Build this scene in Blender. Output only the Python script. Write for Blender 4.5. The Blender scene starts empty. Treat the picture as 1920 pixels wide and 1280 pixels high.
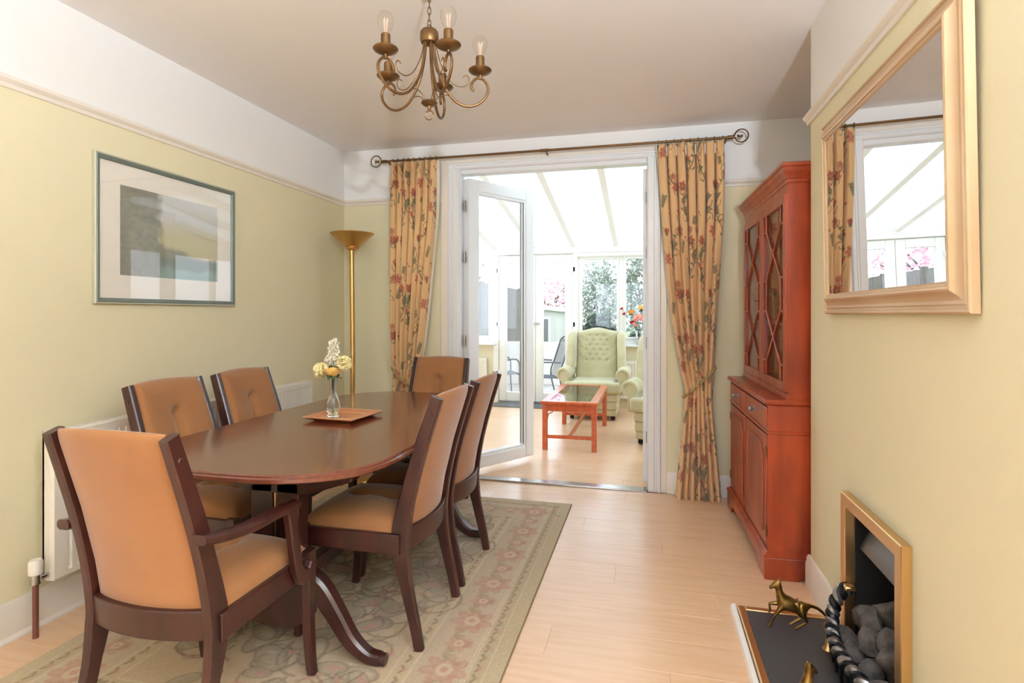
import bpy, bmesh, math, random
import numpy as np
from mathutils import Vector, Matrix
random.seed(7); rng = np.random.default_rng(7)
PI = math.pi
scene = bpy.context.scene
COL = scene.collection

# ------------------------------------------------------------------ camera
YAW = math.atan(256 / 1045)
cam = bpy.data.cameras.new('camera'); cam.sensor_width = 36; cam.lens = 1045 / 1920 * 36
cam.shift_y = -52 / 1920; cam.clip_start = 0.02; cam.clip_end = 200
cam_o = bpy.data.objects.new('camera', cam); COL.objects.link(cam_o)
cam_o.location = (0, 0, 1.2); cam_o.rotation_euler = (PI / 2, 0, YAW)
scene.camera = cam_o

# ------------------------------------------------------------------ world and exposure
SKY = 2.9
w = bpy.data.worlds.new('overcast_sky'); scene.world = w; w.use_nodes = True
bg = w.node_tree.nodes['Background']; bg.inputs[0].default_value = (0.77, 0.88, 1.0, 1); bg.inputs[1].default_value = SKY
vs = scene.view_settings
vs.view_transform = 'Standard'; vs.look = 'None'; vs.exposure = 0.62; vs.gamma = 1.0; vs.use_curve_mapping = False
cy = scene.cycles
cy.max_bounces = 12; cy.diffuse_bounces = 6; cy.glossy_bounces = 5; cy.transmission_bounces = 8; cy.transparent_max_bounces = 24
cy.caustics_reflective = False; cy.caustics_refractive = False; cy.sample_clamp_indirect = 6.0

def portal(name, loc, rot, sx, sy):
    l = bpy.data.lights.new(name, 'AREA'); l.shape = 'RECTANGLE'; l.size = sx; l.size_y = sy; l.cycles.is_portal = True
    o = bpy.data.objects.new(name, l); COL.objects.link(o); o.location = loc; o.rotation_euler = rot
ROOF_S = 0.17; FAR = 7.3; EAVE = 2.117; CL, CR = -2.75, 1.3
portal('daylight_portal_front_window', (-0.62, -5.83, 1.38), (PI / 2, 0, 0), 3.0, 1.9)
portal('daylight_portal_roof', ((CL + CR) / 2, 5.7, 2.44), (-math.atan(ROOF_S), 0, 0), 4.0, 3.3)
portal('daylight_portal_far_windows', ((CL + CR) / 2, FAR + 0.06, 1.3), (-PI / 2, 0, 0), 4.0, 1.7)

portal('daylight_portal_left_windows', (CL - .06, 5.7, 1.4), (PI / 2, 0, -PI / 2), 3.0, 1.2)
portal('daylight_portal_right_windows', (CR + .06, 5.7, 1.4), (PI / 2, 0, PI / 2), 3.0, 1.2)

# added area light at the unseen front window, fills the room from behind
fl_ = bpy.data.lights.new('front_fill_light', 'AREA'); fl_.shape = 'RECTANGLE'; fl_.size = 2.9; fl_.size_y = 1.8; fl_.energy = 18; fl_.color = (0.76, 0.88, 1.0)
fl_o = bpy.data.objects.new('front_fill_light', fl_); COL.objects.link(fl_o); fl_o.location = (-0.62, -5.76, 1.38); fl_o.rotation_euler = (PI / 2, 0, 0)

# ------------------------------------------------------------------ colour and material helpers
def lin(c):
    return tuple(((v / 255) / 12.92 if v / 255 <= 0.04045 else ((v / 255 + 0.055) / 1.055) ** 2.4) for v in c)
MATS = {}
def mat(name, col, rough=0.5, metal=0.0, col2=None, scale=6.0, stretch=(1, 1, 1), bump=0.0, bscale=60.0, objvar=0.0, ramp=(0.35, 0.65), detail=5.0, **kw):
    m = bpy.data.materials.new(name); m.use_nodes = True; nt = m.node_tree; N = nt.nodes; L = nt.links
    b = N['Principled BSDF']; c1 = (*lin(col), 1)
    b.inputs['Base Color'].default_value = c1; b.inputs['Roughness'].default_value = rough; b.inputs['Metallic'].default_value = metal
    for k, v in kw.items(): b.inputs[k.replace('_', ' ')].default_value = v
    tc = N.new('ShaderNodeTexCoord'); out = None
    if col2 is not None:
        mp = N.new('ShaderNodeMapping'); mp.inputs['Scale'].default_value = stretch; L.new(tc.outputs['Object'], mp.inputs[0])
        no = N.new('ShaderNodeTexNoise'); no.inputs['Scale'].default_value = scale; no.inputs['Detail'].default_value = detail; L.new(mp.outputs[0], no.inputs['Vector'])
        if objvar:
            oi = N.new('ShaderNodeObjectInfo'); ad = N.new('ShaderNodeVectorMath'); ad.operation = 'ADD'
            mu = N.new('ShaderNodeVectorMath'); mu.operation = 'SCALE'; mu.inputs['Scale'].default_value = 37.0
            cb = N.new('ShaderNodeCombineXYZ'); L.new(oi.outputs['Random'], cb.inputs[0]); L.new(oi.outputs['Random'], cb.inputs[1])
            L.new(cb.outputs[0], mu.inputs[0]); L.new(tc.outputs['Object'], ad.inputs[0]); L.new(mu.outputs[0], ad.inputs[1]); L.new(ad.outputs[0], mp.inputs[0])
        rp = N.new('ShaderNodeValToRGB'); rp.color_ramp.elements[0].position = ramp[0]; rp.color_ramp.elements[1].position = ramp[1]
        rp.color_ramp.elements[0].color = c1; rp.color_ramp.elements[1].color = (*lin(col2), 1)
        L.new(no.outputs['Fac'], rp.inputs[0]); out = rp.outputs[0]
        if objvar:
            hs = N.new('ShaderNodeHueSaturation'); mr = N.new('ShaderNodeMapRange'); mr.inputs['To Min'].default_value = 1 - objvar; mr.inputs['To Max'].default_value = 1 + objvar
            L.new(oi.outputs['Random'], mr.inputs[0]); L.new(mr.outputs[0], hs.inputs['Value']); L.new(out, hs.inputs['Color']); out = hs.outputs[0]
        L.new(out, b.inputs['Base Color'])
    if bump:
        n2 = N.new('ShaderNodeTexNoise'); n2.inputs['Scale'].default_value = bscale; n2.inputs['Detail'].default_value = 3; L.new(tc.outputs['Object'], n2.inputs['Vector'])
        bp = N.new('ShaderNodeBump'); bp.inputs['Strength'].default_value = bump; bp.inputs['Distance'].default_value = 0.01
        L.new(n2.outputs['Fac'], bp.inputs['Height']); L.new(bp.outputs[0], b.inputs['Normal'])
    MATS[name] = m
    return m
def vcol_mat(name, rough=0.9, bump=0.0, bscale=400.0, **kw):
    m = mat(name, (200, 200, 200), rough, bump=bump, bscale=bscale, **kw)
    nt = m.node_tree; a = nt.nodes.new('ShaderNodeAttribute'); a.attribute_name = 'Col'
    nt.links.new(a.outputs['Color'], nt.nodes['Principled BSDF'].inputs['Base Color'])
    return m
def glass_mat(name, tint=(1, 1, 1), rough=0.0):
    m = bpy.data.materials.new(name); m.use_nodes = True; nt = m.node_tree; nt.nodes.clear()
    o = nt.nodes.new('ShaderNodeOutputMaterial'); mx = nt.nodes.new('ShaderNodeMixShader'); tr = nt.nodes.new('ShaderNodeBsdfTransparent')
    gl = nt.nodes.new('ShaderNodeBsdfGlossy'); lw = nt.nodes.new('ShaderNodeLayerWeight'); lw.inputs['Blend'].default_value = 0.5
    pw = nt.nodes.new('ShaderNodeMath'); pw.operation = 'POWER'; pw.inputs[1].default_value = 5.0
    ma = nt.nodes.new('ShaderNodeMath'); ma.operation = 'MULTIPLY_ADD'; ma.inputs[1].default_value = 0.96; ma.inputs[2].default_value = 0.04
    tr.inputs[0].default_value = (*tint, 1); gl.inputs['Roughness'].default_value = rough
    nt.links.new(lw.outputs['Facing'], pw.inputs[0]); nt.links.new(pw.outputs[0], ma.inputs[0])
    nt.links.new(ma.outputs[0], mx.inputs[0]); nt.links.new(tr.outputs[0], mx.inputs[1]); nt.links.new(gl.outputs[0], mx.inputs[2]); nt.links.new(mx.outputs[0], o.inputs[0])
    MATS[name] = m; return m
def roof_mat():
    m = bpy.data.materials.new('polycarbonate'); m.use_nodes = True; nt = m.node_tree; nt.nodes.clear()
    o = nt.nodes.new('ShaderNodeOutputMaterial'); mx = nt.nodes.new('ShaderNodeMixShader'); mx.inputs[0].default_value = 0.4
    tr = nt.nodes.new('ShaderNodeBsdfTransparent'); tl = nt.nodes.new('ShaderNodeBsdfTranslucent'); tl.inputs[0].default_value = (0.60, 0.61, 0.60, 1); tr.inputs[0].default_value = (0.76, 0.77, 0.76, 1)
    nt.links.new(tr.outputs[0], mx.inputs[1]); nt.links.new(tl.outputs[0], mx.inputs[2]); nt.links.new(mx.outputs[0], o.inputs[0])
    MATS['roof'] = m; return m

def wall_mat():
    m = mat('wall_paint', (226, 208, 152), 0.85, bump=0.06, bscale=160)
    nt = m.node_tree; N = nt.nodes; L = nt.links
    g = N.new('ShaderNodeNewGeometry'); sp = N.new('ShaderNodeSeparateXYZ'); L.new(g.outputs['Position'], sp.inputs[0])
    gt = N.new('ShaderNodeMath'); gt.operation = 'GREATER_THAN'; gt.inputs[1].default_value = 2.04; L.new(sp.outputs['Z'], gt.inputs[0])
    mx = N.new('ShaderNodeMix'); mx.data_type = 'RGBA'; mx.inputs['A'].default_value = (*lin((229, 220, 187)), 1); mx.inputs['B'].default_value = (*lin((240, 239, 238)), 1)
    L.new(gt.outputs[0], mx.inputs['Factor']); L.new(mx.outputs['Result'], N['Principled BSDF'].inputs['Base Color'])
    return m
wall_mat()
mat('ceiling_paint', (243, 240, 240), 0.9, bump=0.08, bscale=140)
mat('white_gloss', (236, 228, 218), 0.35)
mat('upvc', (238, 240, 243), 0.25)
mat('upvc_warm', (236, 235, 228), 0.3)
mat('laminate', (228, 192, 158), 0.26, col2=(220, 178, 140), scale=3.0, stretch=(1.2, 14, 1), objvar=0.02, ramp=(0.3, 0.75), Specular_IOR_Level=0.7)
mat('subfloor', (190, 150, 112), 0.8)
mat('mahogany', (60, 26, 21), 0.36, col2=(42, 17, 14), scale=4, stretch=(6, 6, 1), Coat_Weight=0.12, Coat_Roughness=0.25)
mat('mahogany_top', (104, 55, 38), 0.22, col2=(92, 47, 32), scale=4, stretch=(14, 1.2, 1), Coat_Weight=0.5, Coat_Roughness=0.12)
mat('velvet', (154, 105, 62), 0.9, col2=(146, 96, 55), scale=4, Sheen_Weight=0.4, Sheen_Roughness=0.4, bump=0.05, bscale=500)
mat('green_velvet', (196, 188, 152), 0.9, col2=(180, 174, 136), scale=7, Sheen_Weight=0.5, Sheen_Roughness=0.4)
mat('yew', (170, 69, 35), 0.3, col2=(116, 40, 22), scale=3.0, stretch=(4, 4, 0.9), ramp=(0.35, 0.75), Coat_Weight=0.35, Coat_Roughness=0.2)
mat('cherry', (204, 100, 54), 0.3, col2=(182, 80, 40), scale=4, stretch=(8, 1, 8), Coat_Weight=0.3)
mat('brass', (224, 186, 132), 0.32, 1.0)
mat('satin_brass', (206, 164, 100), 0.36, 1.0)
mat('antique_brass', (120, 90, 58), 0.42, 0.85)
mat('old_brass', (150, 118, 66), 0.3, 1.0, col2=(96, 72, 38), scale=30)
mat('gold_leaf', (218, 190, 156), 0.36, 0.4, col2=(208, 176, 138), scale=3, stretch=(1, 1, 1))
mat('gold_pale', (226, 196, 158), 0.34, 0.5)
mat('black_iron', (26, 26, 28), 0.35, 0.6)
mat('soot', (16, 15, 15), 0.9)
mat('grey_metal', (128, 128, 132), 0.5, 0.4)
mat('pewter', (150, 150, 152), 0.3, 0.9)
mat('slate', (58, 58, 60), 0.45, bump=0.05, bscale=80)
mat('coal', (92, 84, 80), 0.9, col2=(44, 40, 40), scale=18, bump=0.6, bscale=60)
mat('radiator_white', (234, 228, 216), 0.35)
mat('copper_pipe', (112, 66, 52), 0.45, 0.3)
mat('chrome', (190, 190, 190), 0.2, 1.0)
mat('picture_grey', (118, 128, 120), 0.4, 0.3)
mat('picture_pale', (190, 190, 170), 0.4, 0.2)
mat('mat_board', (250, 244, 232), 0.8)
mat('mirror_silver', (235, 235, 235), 0.0, 1.0)
mat('lining', (240, 232, 216), 0.9)
mat('rope', (190, 166, 112), 0.8, col2=(140, 118, 74), scale=60)
mat('tray_wood', (206, 136, 88), 0.3, col2=(188, 112, 66), scale=6, stretch=(1, 8, 1))
mat('tray_edge', (232, 190, 150), 0.35)
mat('petal_white', (246, 240, 222), 0.8)
mat('petal_cream', (244, 232, 176), 0.8)
mat('petal_yellow', (248, 206, 120), 0.8)
mat('petal_red', (196, 40, 44), 0.7)
mat('petal_pink', (244, 176, 156), 0.8)
mat('petal_orange', (240, 170, 70), 0.8)
mat('leaf_green', (72, 104, 60), 0.6)
mat('doormat', (96, 98, 100), 0.9)
mat('garden_grass', (120, 150, 84), 0.9, col2=(94, 130, 64), scale=5)
mat('patio', (170, 166, 160), 0.9, col2=(150, 146, 142), scale=4)
mat('fence_wood', (108, 98, 92), 0.85, col2=(80, 72, 68), scale=4, stretch=(6, 6, 1))
mat('render_white', (216, 212, 206), 0.9)
mat('shed_wall', (200, 194, 190), 0.8)
mat('shed_roof', (214, 222, 228), 0.7)
mat('blossom', (240, 196, 212), 0.8, col2=(250, 228, 236), scale=8)
mat('foliage_grey', (142, 152, 142), 0.8, col2=(176, 184, 172), scale=6)
mat('foliage_dark', (104, 116, 104), 0.8, col2=(140, 150, 132), scale=6)
mat('bark', (92, 80, 70), 0.9)
mat('patio_metal', (84, 88, 96), 0.5, 0.5)
mat('dark_hedge', (60, 72, 66), 0.9, col2=(84, 96, 84), scale=6)
mat('brick_outside', (160, 120, 100), 0.9)
mat('filament', (226, 190, 160), 0.5)
glass_mat('pane'); glass_mat('pane_smoke', (0.72, 0.78, 0.74)); glass_mat('bulb_glass', (0.98, 0.97, 0.95))
mat('crystal', (250, 252, 252), 0.0, Transmission_Weight=1.0, IOR=1.45)
roof_mat()
vcol_mat('curtain_print', 0.9, Sheen_Weight=0.2); vcol_mat('rug_print', 0.95, bump=0.25, bscale=260)
M = MATS

# ------------------------------------------------------------------ mesh helpers
class MB:
    def __init__(s): s.v = []; s.f = []
    def add(s, vs, fs):
        o = len(s.v); s.v += [tuple(p) for p in vs]; s.f += [tuple(i + o for i in f) for f in fs]; return s
    def box(s, x0, x1, y0, y1, z0, z1):
        return s.add([(x0, y0, z0), (x1, y0, z0), (x1, y1, z0), (x0, y1, z0), (x0, y0, z1), (x1, y0, z1), (x1, y1, z1), (x0, y1, z1)],
                     [(3, 2, 1, 0), (4, 5, 6, 7), (0, 1, 5, 4), (1, 2, 6, 5), (2, 3, 7, 6), (3, 0, 4, 7)])
    def rings(s, R, cap=True, closed=False):
        n = len(R[0]); vs = [p for r in R for p in r]; fs = []
        m = len(R)
        for i in range(m if closed else m - 1):
            a, b = i * n, ((i + 1) % m) * n
            for j in range(n): k = (j + 1) % n; fs.append((a + j, a + k, b + k, b + j))
        if cap and not closed: fs.append(tuple(range(n - 1, -1, -1))); fs.append(tuple((m - 1) * n + j for j in range(n)))
        return s.add(vs, fs)
    def tube(s, pts, r, n=8, closed=False, cap=True):
        pts = [Vector(p) for p in pts]; m = len(pts); rs = r if hasattr(r, '__len__') else [r] * m; R = []
        up = None
        for i, p in enumerate(pts):
            t = (pts[(i + 1) % m] - pts[i - 1]) if closed else (pts[min(i + 1, m - 1)] - pts[max(i - 1, 0)])
            t.normalize()
            if up is None: up = Vector((0, 0, 1)) if abs(t.z) < 0.9 else Vector((1, 0, 0))
            a = t.cross(up)
            if a.length < 1e-6: a = t.orthogonal()
            a.normalize(); b = a.cross(t).normalized(); up = b
            R.append([p + (a * math.cos(2 * PI * k / n) + b * math.sin(2 * PI * k / n)) * rs[i] for k in range(n)])
        return s.rings(R, cap, closed)
    def lathe(s, prof, c=(0, 0, 0), n=20, cap=True):
        return s.rings([[(c[0] + r * math.cos(2 * PI * k / n), c[1] + r * math.sin(2 * PI * k / n), c[2] + z) for k in range(n)] for r, z in prof], cap)
    def prism(s, poly, a, b, axis='x'):
        mk = {'x': lambda p, t: (t, p[0], p[1]), 'y': lambda p, t: (p[0], t, p[1]), 'z': lambda p, t: (p[0], p[1], t)}[axis]
        n = len(poly)
        return s.add([mk(p, a) for p in poly] + [mk(p, b) for p in poly], [tuple(range(n - 1, -1, -1)), tuple(range(n, 2 * n))] + [(i, (i + 1) % n, n + (i + 1) % n, n + i) for i in range(n)])
    def bar(s, path, wx, wn):
        """rectangular section swept in a y-z plane: path of (x,y,z), wx thickness in x, wn thickness across"""
        R = []; m = len(path)
        for i, (x, y, z) in enumerate(path):
            a = path[max(i - 1, 0)]; b = path[min(i + 1, m - 1)]; ty, tz = b[1] - a[1], b[2] - a[2]; l = math.hypot(ty, tz) or 1
            ny, nz = -tz / l, ty / l; X = (wx[i] if hasattr(wx, '__len__') else wx) / 2; W = (wn[i] if hasattr(wn, '__len__') else wn) / 2
            ch = min(X, W) * 0.35
            R.append([(x + dx, y + ny * dn, z + nz * dn) for dx, dn in ((-X, -W + ch), (-X + ch, -W), (X - ch, -W), (X, -W + ch), (X, W - ch), (X - ch, W), (-X + ch, W), (-X, W - ch))])
        return s.rings(R)
    def grid(s, fn, nu, nv, closeu=False):
        vs = [fn(i / (nu - (0 if closeu else 1)), j / (nv - 1)) for j in range(nv) for i in range(nu)]; fs = []
        for j in range(nv - 1):
            for i in range(nu if closeu else nu - 1):
                k = (i + 1) % nu; fs.append((j * nu + i, j * nu + k, (j + 1) * nu + k, (j + 1) * nu + i))
        return s.add(vs, fs)
    def ball(s, c, r, n=10, m=6):
        rx, ry, rz = r if hasattr(r, '__len__') else (r, r, r)
        return s.rings([[(c[0] + rx * math.sin(PI * max(.03, min(.97, j / m))) * math.cos(2 * PI * k / n), c[1] + ry * math.sin(PI * max(.03, min(.97, j / m))) * math.sin(2 * PI * k / n), c[2] - rz * math.cos(PI * max(.03, min(.97, j / m)))) for k in range(n)] for j in range(m + 1)])
    def mesh(s, name, angle=35):
        me = bpy.data.meshes.new(name); me.from_pydata(s.v, [], s.f); me.validate()
        bm = bmesh.new(); bm.from_mesh(me); bmesh.ops.recalc_face_normals(bm, faces=bm.faces); bm.to_mesh(me); bm.free()
        me.shade_smooth(); me.set_sharp_from_angle(angle=math.radians(angle))
        return me
    def build(s, name, m, parent=None, bevel=0, angle=35, seg=2):
        me = s.mesh(name, angle); me.materials.append(M[m]); return link(name, me, parent, bevel, seg)
def link(name, me, parent=None, bevel=0, seg=2):
    o = bpy.data.objects.new(name, me); COL.objects.link(o)
    if parent is not None: o.parent = parent
    if bevel:
        b = o.modifiers.new('bevel', 'BEVEL'); b.width = bevel; b.segments = seg; b.limit_method = 'ANGLE'; b.angle_limit = math.radians(40)
    return o
def tag(o, label, cat, group=None):
    o['label'] = label; o['category'] = cat
    if group: o['group'] = group
    return o
def struct(o): o['kind'] = 'structure'; return o
def thing(name, label=None, cat=None, loc=(0, 0, 0), rz=0, group=None):
    o = bpy.data.objects.new(name, None); o.empty_display_size = 0.05; COL.objects.link(o); o.location = loc; o.rotation_euler = (0, 0, rz)
    if label: tag(o, label, cat, group)
    return o
def kids(o): return [c for c in bpy.data.objects if c.parent == o]
def dup(o, parent=None):
    c = o.copy(); COL.objects.link(c); c.parent = parent
    for k in kids(o): dup(k, c)
    return c
def place(o, loc, rz, label, group=None):
    o.location = loc; o.rotation_euler = (0, 0, rz); o['label'] = label
    if group: o['group'] = group
    return o
def B(name, m, parent, *boxes, bevel=0):
    mb = MB()
    for b in boxes: mb.box(*b)
    return mb.build(name, m, parent, bevel)
def smooth_path(pts, k=6):
    """Catmull-Rom through points"""
    P = [np.array(p, float) for p in pts]; P = [2 * P[0] - P[1]] + P + [2 * P[-1] - P[-2]]; out = []
    for i in range(1, len(P) - 2):
        for t in np.arange(0, 1, 1 / k):
            a, b, c, d = P[i - 1], P[i], P[i + 1], P[i + 2]
            out.append(tuple(0.5 * ((2 * b) + (c - a) * t + (2 * a - 5 * b + 4 * c - d) * t * t + (3 * b - a - 3 * c + d) * t ** 3)))
    out.append(tuple(P[-2])); return out
def interp(x, xs, ys): return float(np.interp(x, xs, ys))

# ================================================================== THE ROOM
LW, BW, CH, AL = -2.29, 3.885, 0.69, 1.05      # left wall, back wall, chimney face, alcove back
H = 2.45; FW = -5.8; CE0, CE1 = 1.23, 2.68     # ceiling, wall behind camera, chimney breast ends
OL, OR, OT = -1.393, 0.039, 2.262              # structural opening to the conservatory
FY0, FY1, FZ = 1.752, 2.162, 0.53              # fireplace opening

fl = struct(B('floor', 'subfloor', None, (LW - .1, AL + .1, FW - .2, BW + .1, -0.1, -0.012)))
plank_me = {}
def planks(parent, x0, x1, y0, y1, wd=0.192, ln=1.285):
    r = 0; y = y0
    while y < y1 - 1e-4:
        ye = min(y + wd, y1); x = x0 - [0, .43, .86, .21, .64, 1.07][r % 6]
        while x < x1 - 1e-4:
            a, b = max(x, x0), min(x + ln, x1)
            if b - a > .02:
                key = (round(b - a, 3), round(ye - y, 3))
                if key not in plank_me:
                    L_, W_ = b - a - .0004, ye - y - .0004; c = .0006
                    mb = MB().rings([[(0, 0, -.0118), (L_, 0, -.0118), (L_, W_, -.0118), (0, W_, -.0118)], [(0, 0, -c), (L_, 0, -c), (L_, W_, -c), (0, W_, -c)], [(c, c, 0), (L_ - c, c, 0), (L_ - c, W_ - c, 0), (c, W_ - c, 0)]])
                    me = mb.mesh('plank', 20); me.materials.append(M['laminate']); plank_me[key] = me
                o = link('plank', plank_me[key], parent); o.location = (a, y, 0)
            x += ln
        y += wd; r += 1
planks(fl, LW, AL, BW - .03 - .192 * 50, BW - .03)
flc = struct(B('floor_conservatory', 'subfloor', None, (CL - .1, CR + .1, BW + .1, FAR + .1, -0.1, -0.012)))
planks(flc, CL, CR, BW + .03, FAR - .001)

struct(B('ceiling', 'ceiling_paint', None, (LW - .2, AL + .2, FW - .2, BW + .001, H, H + .12)))
struct(B('wall_left', 'wall_paint', None, (LW - .2, LW, FW - .2, BW + .2, -.1, H)))
struct(B('wall_back', 'wall_paint', None, (LW, OL, BW, BW + .22, -.1, 2.78), (OR, AL + .2, BW, BW + .22, -.1, 2.78), (OL, OR, BW, BW + .22, OT, 2.78)))
struct(B('wall_right', 'wall_paint', None, (AL, AL + .2, FW - .2, BW, -.1, H)))
struct(B('wall_chimney', 'wall_paint', None, (CH, AL, CE0, FY0, 0, H), (CH, AL, FY1, CE1, 0, H), (CH, AL, FY0, FY1, FZ, H), (AL - .06, AL, FY0, FY1, 0, FZ)))
WX0, WX1, WZ0, WZ1 = -2.1, 0.88, 0.4, 2.35
struct(B('wall_front', 'wall_paint', None, (LW, WX0, FW - .2, FW, -.1, H), (WX1, AL, FW - .2, FW, -.1, H), (WX0, WX1, FW - .2, FW, -.1, WZ0), (WX0, WX1, FW - .2, FW, WZ1, H)))

def glazed(name, p0, p1, z0, z1, cuts=(), fw=0.06, depth=0.06, m='upvc_warm', thick=0.02, sub=0.0):
    """a glazed unit from plan point p0 to p1, mullions at fractions; every stile, rail, mullion and pane its own part"""
    p0, p1 = Vector((*p0, 0)), Vector((*p1, 0)); L_ = (p1 - p0).length
    o = thing(name, loc=p0, rz=math.atan2((p1 - p0).y, (p1 - p0).x)); struct(o)
    d = depth / 2
    B('frame_rail', m, o, (0, L_, -d, d, z0, z0 + fw), bevel=.004); B('frame_rail', m, o, (0, L_, -d, d, z1 - fw, z1), bevel=.004)
    xs = [0] + [c * L_ for c in cuts] + [L_]
    B('frame_stile', m, o, (0, fw, -d, d, z0 + fw, z1 - fw), bevel=.004); B('frame_stile', m, o, (L_ - fw, L_, -d, d, z0 + fw, z1 - fw), bevel=.004)
    for c in xs[1:-1]: B('mullion', m, o, (c - fw / 2, c + fw / 2, -d, d, z0 + fw, z1 - fw), bevel=.004)
    for i in range(len(xs) - 1):
        a = xs[i] + (fw if i == 0 else fw / 2); b = xs[i + 1] - (fw if i == len(xs) - 2 else fw / 2)
        if sub:
            for q in ((a, a + sub, z0 + fw, z1 - fw), (b - sub, b, z0 + fw, z1 - fw), (a + sub, b - sub, z0 + fw, z0 + fw + sub), (a + sub, b - sub, z1 - fw - sub, z1 - fw)):
                B('sash', m, o, (q[0], q[1], -d - .012, d + .004, q[2], q[3]), bevel=.004)
        B('pane', 'pane', o, (a + sub, b - sub, -.003, .003, z0 + fw + sub, z1 - fw - sub))
    return o
glazed('window_1', (WX0, FW - .1), (WX1, FW - .1), WZ0, WZ1, (.25, .5, .75))

# baseboards and picture rails
def moulding_run(name, prof, a, b, nrm, m='white_gloss'):
    """profile (out, z) extruded from plan point a to b; nrm points into the room"""
    R = [[(p[0] + nrm[0] * u, p[1] + nrm[1] * u, z) for u, z in prof] for p in (a, b)]
    return struct(MB().rings(R).build(name, m))
base = [(-.004, 0), (.018, 0), (.018, .105), (.013, .115), (.013, .128), (.006, .14), (-.004, .14)]
quad = [(-.004, 0), (.03, 0), (.03, .008), (.024, .016), (.018, .02), (.018, .105), (.013, .115), (.013, .128), (.006, .14), (-.004, .14)]
moulding_run('baseboard_left', quad, (LW, FW), (LW, BW), (1, 0))
moulding_run('baseboard_back_left', quad, (LW, BW), (-1.49, BW), (0, -1))
moulding_run('baseboard_back_right', quad, (.118, BW), (AL, BW), (0, -1))
moulding_run('baseboard_chimney_far', base, (CH, 2.23), (CH, CE1 + .018), (-1, 0))
moulding_run('baseboard_chimney_near', base, (CH, CE0 - .018), (CH, 1.685), (-1, 0))
moulding_run('baseboard_chimney_side', base, (CH, CE1), (AL, CE1), (0, 1))
moulding_run('baseboard_right', base, (AL, CE1), (AL, BW), (-1, 0))
rail = [(-.004, 2.03), (.008, 2.03), (.012, 2.036), (.012, 2.045), (.02, 2.05), (.026, 2.058), (.026, 2.066), (.012, 2.07), (.008, 2.078), (-.004, 2.08)]
moulding_run('trim_1', rail, (LW, FW), (LW, BW), (1, 0))
moulding_run('trim_2', rail, (LW, BW), (-1.49, BW), (0, -1))
moulding_run('trim_3', rail, (.118, BW), (AL, BW), (0, -1))
moulding_run('trim_4', rail, (CH, CE0 - .026), (CH, CE1 + .026), (-1, 0))
moulding_run('trim_5', rail, (CH, CE1), (AL, CE1), (0, 1))
moulding_run('trim_6', rail, (AL, CE1), (AL, BW), (-1, 0))

# casing round the opening
def casing(name, prof, m):
    """profile (outward offset from opening edge, proud) swept up, over and down with mitres"""
    x0, x1, zt = -1.393, .039, 2.262
    R = []
    for sx, sz, px, pz in ((-1, 0, x0, 0.0), (-1, 1, x0, zt), (1, 1, x1, zt), (1, 0, x1, 0.0)):
        R.append([(px + sx * u, BW - h, pz + sz * u) for u, h in prof])
    return struct(MB().rings(R).build(name, m, angle=20))
casing('trim_7', [(-.006, -.02), (-.006, .012), (.002, .02), (.010, .02), (.014, .012), (.02, .012), (.026, .022), (.034, .024), (.040, .016), (.042, -.02)], 'upvc')
struct(B('trim_8', 'white_gloss', None, (-1.49, -1.434, BW - .012, BW + .01, 0, 2.325), bevel=.003))
struct(B('trim_9', 'white_gloss', None, (.080, .118, BW - .012, BW + .01, 0, 2.325), bevel=.003))
struct(B('trim_10', 'white_gloss', None, (-1.434, .080, BW - .012, BW + .01, 2.303, 2.325), bevel=.003))

# white plastic door frame in the opening with the two leaves
fr = struct(thing('door_frame', loc=(0, 0, 0)))
for q in ((-1.393, -1.343, 3.90, 3.99, 0, 2.262), (-.011, .039, 3.90, 3.99, 0, 2.262)): B('jamb', 'upvc', fr, q, bevel=.005)
B('head', 'upvc', fr, (-1.343, -.011, 3.90, 3.99, 2.226, 2.262), bevel=.005)
for q in ((-1.393, -1.348, 3.86, 3.905, 0, 2.262), (-.006, .039, 3.86, 3.905, 0, 2.262)): B('rebate', 'upvc', fr, q, bevel=.006)
struct(B('trim_11', 'chrome', None, (-1.343, -.011, 3.85, 3.935, -.002, .012), bevel=.004))
def leaf(name, hinge, ang, ln, hand):
    o = struct(thing(name, loc=(*hinge, 0), rz=ang)); z0, z1 = .035, 2.205; st = .088; d = .033
    B('stile', 'upvc', o, (0, st, -d, d, z0, z1), bevel=.008); B('stile', 'upvc', o, (ln - st, ln, -d, d, z0, z1), bevel=.008)
    B('rail', 'upvc', o, (st, ln - st, -d, d, z0, z0 + st + .005), bevel=.008); B('rail', 'upvc', o, (st, ln - st, -d, d, z1 - st, z1), bevel=.008)
    B('bead', 'upvc', o, (st, st + .016, -d + .008, d - .008, z0 + st, z1 - st), (ln - st - .016, ln - st, -d + .008, d - .008, z0 + st, z1 - st),
      (st + .016, ln - st - .016, -d + .008, d - .008, z0 + st, z0 + st + .021), (st + .016, ln - st - .016, -d + .008, d - .008, z1 - st - .016, z1 - st))
    B('gasket', 'black_iron', o, *[(st + .016, st + .019, s_ * .016 - .002, s_ * .016 + .002, z0 + st + .02, z1 - st - .016) for s_ in (-1, 1)], *[(ln - st - .019, ln - st - .016, s_ * .016 - .002, s_ * .016 + .002, z0 + st + .02, z1 - st - .016) for s_ in (-1, 1)])
    B('pane', 'pane', o, (st + .012, ln - st - .012, -.012, -.008, z0 + st, z1 - st), ); B('pane', 'pane', o, (st + .012, ln - st - .012, .008, .012, z0 + st, z1 - st))
    B('edge_strip', 'upvc_warm', o, (ln - .002, ln + .012, -d + .012, d + .016, z0 + .01, z1 - .01), bevel=.003)
    for z in (.35, 1.0, 1.62, 2.0):
        h = MB().tube([(-.012, 0, z - .04), (-.012, 0, z + .04)], .009, 10).build('hinge', 'chrome', o)
    return o
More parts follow.
